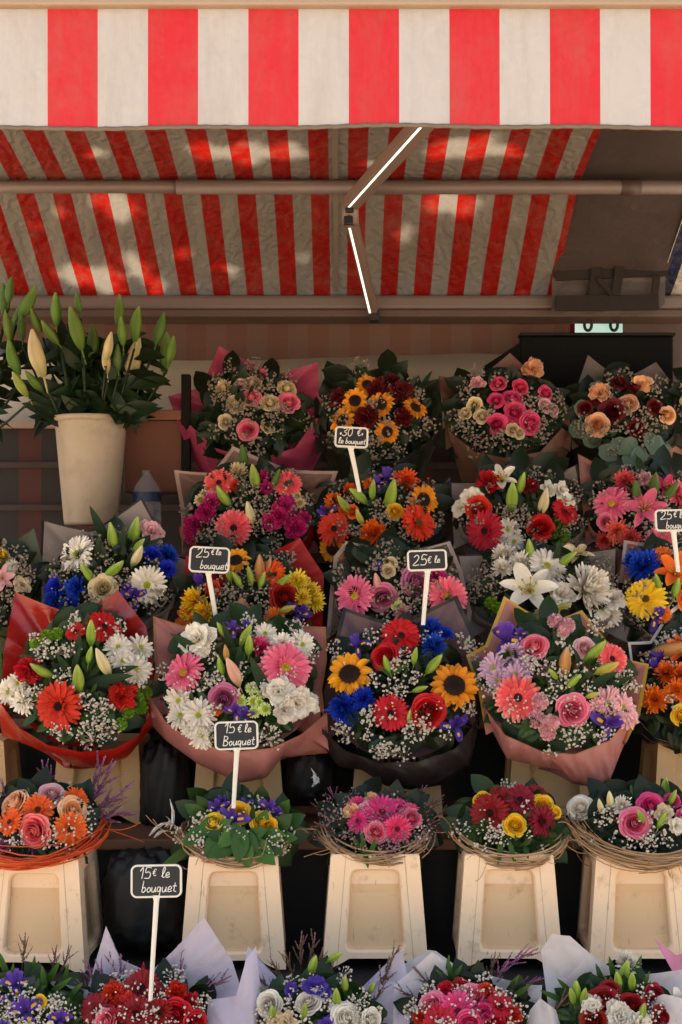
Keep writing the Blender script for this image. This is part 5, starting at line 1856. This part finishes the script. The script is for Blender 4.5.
def lily_bunch(label, cx, rim_py, Y, buds, leaves, spread, seed):
    r0 = at(cx, rim_py + 40, Y)
    root = empty('lily_bunch', tuple(r0), label, 'lilies', 'bunches of lily buds')
    mbl = MB()
    stems = MB()
    for (cn, px, py, L, ang) in buds:
        Yb = Y + rng.uniform(-.09, .09)
        p = at(px, py, Yb - .07)
        s = L * Yb / F * 1.08
        a = R_(ang)
        dv = Vector((math.sin(a), -.2, math.cos(a))).normalized()
        q = frame(dv, rng.uniform(0, 6), (0, -1, .2))
        c = COL[cn]
        part('lily_bud', LIB['lb'][int(rng.integers(0, 3))][0][1], petal_mat(c[0], c[1], c[2]), root, tuple(p - r0), q, (s * 1.0, s * 1.0, s))
        bot = p - np.array(dv) * s * .7
        stems.tube([bot, (bot + r0) / 2 + ((px - cx) * .0006, 0, .02), r0 + ((px - cx) * .0004, 0, 0)], .004, 5)
    k = 0
    for i in range(leaves):
        x = cx + rng.normal(0, spread * .55)
        y = rim_py + 2 - 78 * rng.uniform(0, 1) ** 1.5
        x = max(cx - spread, min(cx + spread, x)) if y < rim_py - 25 else max(cx - 40, min(cx + 40, x))
        p = at(x, y, Y + rng.uniform(-.08, .10))
        out = (x - cx) / spread
        d = np.array([out * 1.3 + rng.normal(0, .5), rng.normal(0, .5) - .15, rng.uniform(-.3, .9) - abs(out) * .3])
        leaf_on(mbl, p - d / np.linalg.norm(d) * .05, d, (rng.normal(0, .4), -1, .5 + rng.normal(0, .3)), rng.uniform(26, 46) * Y / F, rng.uniform(.26, .38), 'r', bend=rng.uniform(.1, .5))
    fo = mbl.obj('foliage', M_lfB, root, True, r0)
    fo['kind'] = 'stuff'
    stems.obj('stems', M_lfB, root, True, r0)
    return root


lily_bunch('bunch of green and cream lily buds standing in the tall white bucket', 91, 416, 4.60,
           [('blily', 56, 309, 30, 0), ('blily', 76, 328, 40, -14), ('blilyc', 38, 353, 44, -12), ('bdark', 78, 303, 20, -8), ('blily', 119, 311, 30, 3), ('blily', 137, 324, 32, 8), ('blily', 122, 331, 26, -3), ('bdark', 160, 328, 30, 16), ('blily', 165, 352, 36, 6), ('blily', 171, 350, 26, 12),
            ('blilyc', 133, 361, 46, 16), ('blilyc', 106, 360, 24, -4), ('blilyc', 109, 346, 26, 12), ('bdark', 92, 342, 34, 4), ('blily', 36, 320, 24, -20), ('blily', 50, 332, 26, -35), ('bdark', 118, 357, 24, 0), ('blily', 34, 381, 24, -40), ('bdark', 22, 327, 24, 0)], 280, 56, 1)
lily_bunch('bunch of lily buds cut by the left edge beside the tall white bucket', -48, 420, 4.62,
           [('blily', 28, 302, 34, 30), ('blily', 14, 357, 34, -14), ('bdark', 4, 300, 30, 0), ('blily', 8, 325, 28, -6), ('blily', 18, 316, 30, 22), ('blilyy', 20, 384, 26, -30), ('blily', -12, 318, 34, -10), ('blilyc', -30, 335, 40, -14), ('bdark', 10, 290, 24, 10)], 110, 66, 2)
p1 = at(-58, 528, 4.62)
o = lathe([(.001, 0), (26 * pxm, 0), (26.8 * pxm, .01), (35.5 * pxm, ht - .02), (38.5 * pxm, ht - .015), (39.5 * pxm, ht), (37.5 * pxm, ht + .002), (35 * pxm, ht - .004), (28 * pxm, .06)]).obj('lily_bucket', M_milk, None)
o.location = p1
tag(o, 'white plastic lily bucket standing just beyond the left edge', 'bucket')

# clear water bottle
p2 = at(147, 528, 4.62)
bt = empty('water_bottle', tuple(p2), 'clear plastic water bottle standing beside the tall white lily bucket', 'bottle')
t = NT('clear_plastic')
M_clear = t.surface(lin('#a8acb4'), .10, None, 0, .6, 0, .20)
o = lathe([(.001, 0), (14 * pxm, 0), (14.5 * pxm, .02), (14 * pxm, .09), (14.2 * pxm, .12), (12 * pxm, .135), (6 * pxm, .165), (4 * pxm, .172), (4 * pxm, .18)]).obj('bottle_body', M_clear, None)
o.parent = bt
o = lathe([(14.7 * pxm, .085), (14.7 * pxm, .115)]).obj('bottle_label', plain('label_blue', '#1e2c54', .5, .3, 40), None)
o.parent = bt
o = lathe([(4.4 * pxm, .174), (4.6 * pxm, .183), (4.2 * pxm, .187), (.001, .187)]).obj('bottle_cap', plain('cap_pale', '#6c625c', .4), None)
o.parent = bt

# ------------------------------------------------------------------ black bags between the buckets, scraps of bright plastic
M_bag = plain('bin_bag', '#0b0b0b', .55, .2, 8, .5, 0, .3, .0, 0, 18)


def bag(label, x0, x1, y0, y1, Y, depth):
    c = (at(x0, y0, Y) + at(x1, y1, Y)) / 2
    h = (at(x1, y1, Y) - at(x0, y0, Y)) / 2
    rx, rz = abs(h[0]), abs(h[2])
    m = MB()
    P = np.zeros((25, 40, 3))
    for i in range(25):
        la = -PI / 2 + PI * i / 24
        for j in range(40):
            lo = 2 * PI * j / 40
            k = 1 + .05 * math.sin(lo * 5 + la * 3) + .04 * math.sin(lo * 11 - la * 5 + 1) + .03 * math.sin(la * 17 + lo * 3)
            cl = max(0.0, math.cos(la)) ** .45
            P[i, j] = c + np.array([rx * cl * math.cos(lo) * k, depth * cl * math.sin(lo) * k, rz * math.copysign(abs(math.sin(la)) ** .7, math.sin(la)) * k])
    m.grid(P, None, .5, close=True)
    return tag(m.obj('plastic_bag', M_bag, None, True, c - (0, 0, rz)), label, 'plastic bag', 'black plastic bags behind the buckets')


bag('black plastic bag between the orange nest bucket and the yellow nest bucket', 104, 186, 852, 948, 3.50, .05)
bag('tall black plastic bag behind the nests, right of the red wrapped bouquet', 140, 188, 742, 836, 3.80, .05)
bag('black plastic bag on the second shelf, left of the sunflower bouquet', 284, 336, 748, 800, 3.84, .05)
M_scrap = plain('white_film', '#e8e8e4', .25, .05, 20, .3, .3)
for (lab, strips, Y) in (('torn strips of shiny white plastic above the price sign at the lower left', [[(170, 799), (173, 810), (173, 822), (170, 830)], [(173, 824), (164, 823), (156, 828), (149, 836)], [(169, 830), (160, 832), (154, 838)], [(166, 816), (171, 821), (165, 827)]], 3.52),
                         ('scrap of shiny white plastic in the gap left of the pink gerbera nest', [[(311, 768), (315, 774), (314, 784)], [(313, 774), (318, 780), (312, 787)], [(311, 778), (317, 776), (319, 783)]], 3.66)):
    m = MB()
    for k, ln in enumerate(strips):
        q = resample(ln, 9)
        P = np.zeros((9, 3, 3))
        for i, (x, y) in enumerate(q):
            wv = 3.4 * math.sin(PI * (i + .6) / 9.4)
            for j, sgn in enumerate((-1, 0, 1)):
                P[i, j] = at(x + sgn * wv * .5, y + sgn * wv * .25, Y + .006 * k + .006 * math.sin(i * 1.7 + k) - .004 * (sgn == 0))
        m.grid(P)
    tag(m.obj('plastic_scrap', M_scrap, None, False, at(*strips[0][0], Y)), lab, 'plastic scrap')

# ------------------------------------------------------------------ price signs: slate boards with a white rim on white stakes
GL = {
    '1': ([[(.0, .68), (.26, 1), (.24, 0)]], .42), '5': ([[(.58, .98), (.16, 1), (.10, .56), (.38, .62), (.56, .38), (.44, .06), (.02, .06)]], .68),
    '2': ([[(.04, .78), (.28, 1), (.50, .80), (.36, .42), (.02, .02), (.60, .06)]], .70), '3': ([[(.06, .9), (.34, 1), (.48, .78), (.22, .55), (.54, .30), (.30, 0), (.0, .12)]], .66),
    '0': ([[(.28, 1), (.06, .7), (.08, .2), (.30, 0), (.52, .3), (.50, .8), (.28, 1)]], .68), '€': ([[(.52, .84), (.32, .96), (.12, .5), (.30, .04), (.54, .16)], [(0, .60), (.42, .62)], [(0, .40), (.38, .42)]], .66),
    'l': ([[(.02, .12), (.26, .72), (.20, .98), (.08, .7), (.12, .1), (.30, .08)]], .34), 'e': ([[(.04, .22), (.34, .30), (.26, .50), (.08, .38), (.10, .06), (.42, .12)]], .44),
    'b': ([[(.10, 1), (.04, .04)], [(.04, .36), (.26, .44), (.34, .2), (.18, .02), (.04, .08)]], .44), 'B': ([[(.10, 1), (.06, 0)], [(.04, .98), (.42, .86), (.38, .60), (.10, .52), (.48, .36), (.40, .06), (.04, .02)]], .60),
    'o': ([[(.20, .46), (.04, .26), (.16, .02), (.34, .20), (.22, .46)]], .42), 'u': ([[(.02, .46), (.04, .10), (.20, .04), (.32, .30), (.34, .46), (.34, .08), (.44, .10)]], .46),
    'q': ([[(.32, .42), (.10, .44), (.04, .16), (.22, .08), (.34, .42), (.28, -.42), (.42, -.30)]], .46), 't': ([[(.18, .82), (.14, .14), (.34, .06)], [(.0, .52), (.34, .54)]], .38),
    '*': ([[(.0, .2), (.2, .35)], [(.1, .45), (.1, .1)], [(0, .35), (.2, .2)]], .30), ' ': ([], .30),
}


def smooth_line(pts, k=6):
    pts = np.asarray(pts, float)
    if len(pts) < 3:
        return resample(pts, 4)
    e = np.vstack([2 * pts[0] - pts[1], pts, 2 * pts[-1] - pts[-2]])
    out = []
    for i in range(1, len(e) - 2):
        for s in np.linspace(0, 1, k, endpoint=False):
            p0_, p1_, p2_, p3_ = e[i - 1], e[i], e[i + 1], e[i + 2]
            out.append(.5 * (2 * p1_ + (p2_ - p0_) * s + (2 * p0_ - 5 * p1_ + 4 * p2_ - p3_) * s * s + (3 * p1_ - p0_ - 3 * p2_ + p3_) * s ** 3))
    out.append(pts[-1])
    return np.array(out)


M_slate = plain('slate_board', '#1e1e20', .6, .25, 22, .15)
M_rim = plain('white_sign_plastic', '#d6d0c8', .4, .06, 14, .05)
M_chalk = plain('chalk', '#dcdad4', .9, .1, 60, .2)


def sign(label, cx, cy, wpx, hpx, Y, stake_to, lines, tilt=0.0, stake_dx=0, turn=0.0):
    """lines: (text, x offset, baseline y offset, height) in board units of px from the board's centre"""
    s = Y / F
    base = at(cx + stake_dx, stake_to, Y)
    c = at(cx, cy, Y)
    root = empty('price_sign', tuple(base), label, 'price sign', 'slate price signs')
    roll = R_(tilt)
    rot = Matrix.Rotation(R_(turn), 3, 'Z') @ Matrix.Rotation(R_(-8), 3, 'X') @ Matrix.Rotation(roll, 3, 'Y')
    hw, hh = wpx / 2 * s, hpx / 2 * s

    def rr(w_, h_, r, n=7, bulge=.035):
        out = []
        for (sx, sy, a0) in ((1, 1, 0), (-1, 1, 90), (-1, -1, 180), (1, -1, 270)):
            for k in range(n):
                a = R_(a0 + 90 * k / (n - 1))
                x, z = sx * (w_ - r) + r * math.cos(a), sy * (h_ - r) + r * math.sin(a)
                out.append((x * (1 + bulge * (1 - (z / h_) ** 2)), z * (1 + bulge * 1.4 * (1 - (x / w_) ** 2))))
        return out

    def W(x, y, z):
        v_ = rot @ Vector((x, y, z))
        return c + np.array(v_)
    r = min(hw, hh) * .34
    b_ = MB()
    rows = []
    rim = 1.9 * s
    for (g_, y) in ((-.0, .004), (0, -.0045), (.0012, -.006), (rim - .0008, -.006), (rim, -.004)):
        rows.append([W(x, y, z) for x, z in rr(hw - g_, hh - g_, max(.002, r - g_))])
    n_ = len(rows[0])
    b_.grid(np.array(rows), None, .5, close=True)
    b_.f.append(tuple(range(n_)))
    b_.obj('sign_frame', M_rim, root, False, base)
    b_ = MB()
    rows = [[W(x, -.0042, z) for x, z in rr(hw - rim + .0006, hh - rim + .0006, max(.002, r - rim))], [W(x * .4, -.0042, z * .4) for x, z in rr(hw - rim, hh - rim, max(.002, r - rim))]]
    b_.grid(np.array(rows), None, .5, close=True)
    b_.f.append(tuple(n_ + k for k in range(n_)))
    b_.obj('slate', M_slate, root, False, base)
    st_ = MB()
    top = W(0, .0, -hh + .001)
    wd = 2.2 * s
    q = base - np.array([0, 0, 0])
    P = []
    for (p_, w2) in ((top + (0, 0, .004), wd * 1.9), (top + (0, 0, -.008), wd * 1.15), (top + (q - top) * .5, wd), (q, wd * .9)):
        P.append([p_ + (-w2, -.003, 0), p_ + (-w2 * .35, -.0055, 0), p_ + (w2 * .35, -.0055, 0), p_ + (w2, -.003, 0), p_ + (w2, .002, 0), p_ + (-w2, .002, 0)])
    st_.grid(np.array(P), None, .5, close=True)
    st_.obj('stake', M_rim, root, False, base)
    ch = MB()
    for (txt, ox, oy, hpx_) in lines:
        x = ox
        for chh in txt:
            if chh == '^':
                continue
            g_, adv = GL[chh]
            for ln in g_:
                pp = smooth_line(ln)
                pts = [W((x + (px_ + .14 * pz_) * hpx_) * s, -.0050, (oy + pz_ * hpx_ + rng.normal(0, .03)) * s) for px_, pz_ in pp]
                ch.tube(pts, .00125 * (hpx_ / 12) ** .3 * Y / 3.4, 5)
            x += adv * hpx_ * 1.0
    ch.obj('chalk_writing', M_chalk, root, True, base)
    return root


sign('price sign reading 15 le bouquet, on a long stake in the front red roses', 156.5, 881, 50, 32, 2.93, 1000, [('15', -17, 2.5, 11), ('€', -4, 5, 7), ('le', 5, 3, 11), ('bouquet', -15, -11, 11.5)], -1, -6)
sign('price sign reading 15€ le Bouquet, in front of the dusty pink bouquet', 236.5, 735.5, 43, 28, 3.36, 808, [('15', -12, 2.5, 10), ('€', 1, 3, 7.5), ('le', 8, 2.5, 9), ('Bouquet', -14, -10, 10)], -2, -3)
sign('price sign reading 25€ le bouquet, its stake behind the dusty pink bouquet', 209.5, 560, 40, 26, 3.84, 640, [('25', -13.5, 2, 9.5), ('€', 1, 5, 6), ('le', 6, 5, 7), ('bouquet', -9, -9.5, 9)], 3, 10)
sign('price sign reading 25 euro with one line of chalk, above the black wrapped bouquet', 427, 560.5, 39, 21, 3.72, 625, [('25', -14.5, -5, 10.5), ('€', 0, -3, 7), ('le', 7, -3, 7.5)], -2, -4)
sign('price sign reading 30€ le bouquet, planted below the back sunflowers', 351.5, 437.5, 33, 21, 4.12, 492, [('*30', -12, 1, 8), ('€*', 5, 1.5, 7), ('le bouquet', -13, -7, 6.6)], 3, 8)
sign('price sign reading 25€ le bouquet, at the right edge above the orange lily', 673, 520.5, 36, 22, 3.86, 572, [('25', -13, 1, 8.5), ('€', 0, 3, 6), ('le', 6, 2, 7), ('bouquet', -8, -8.5, 8)], -1, 5)
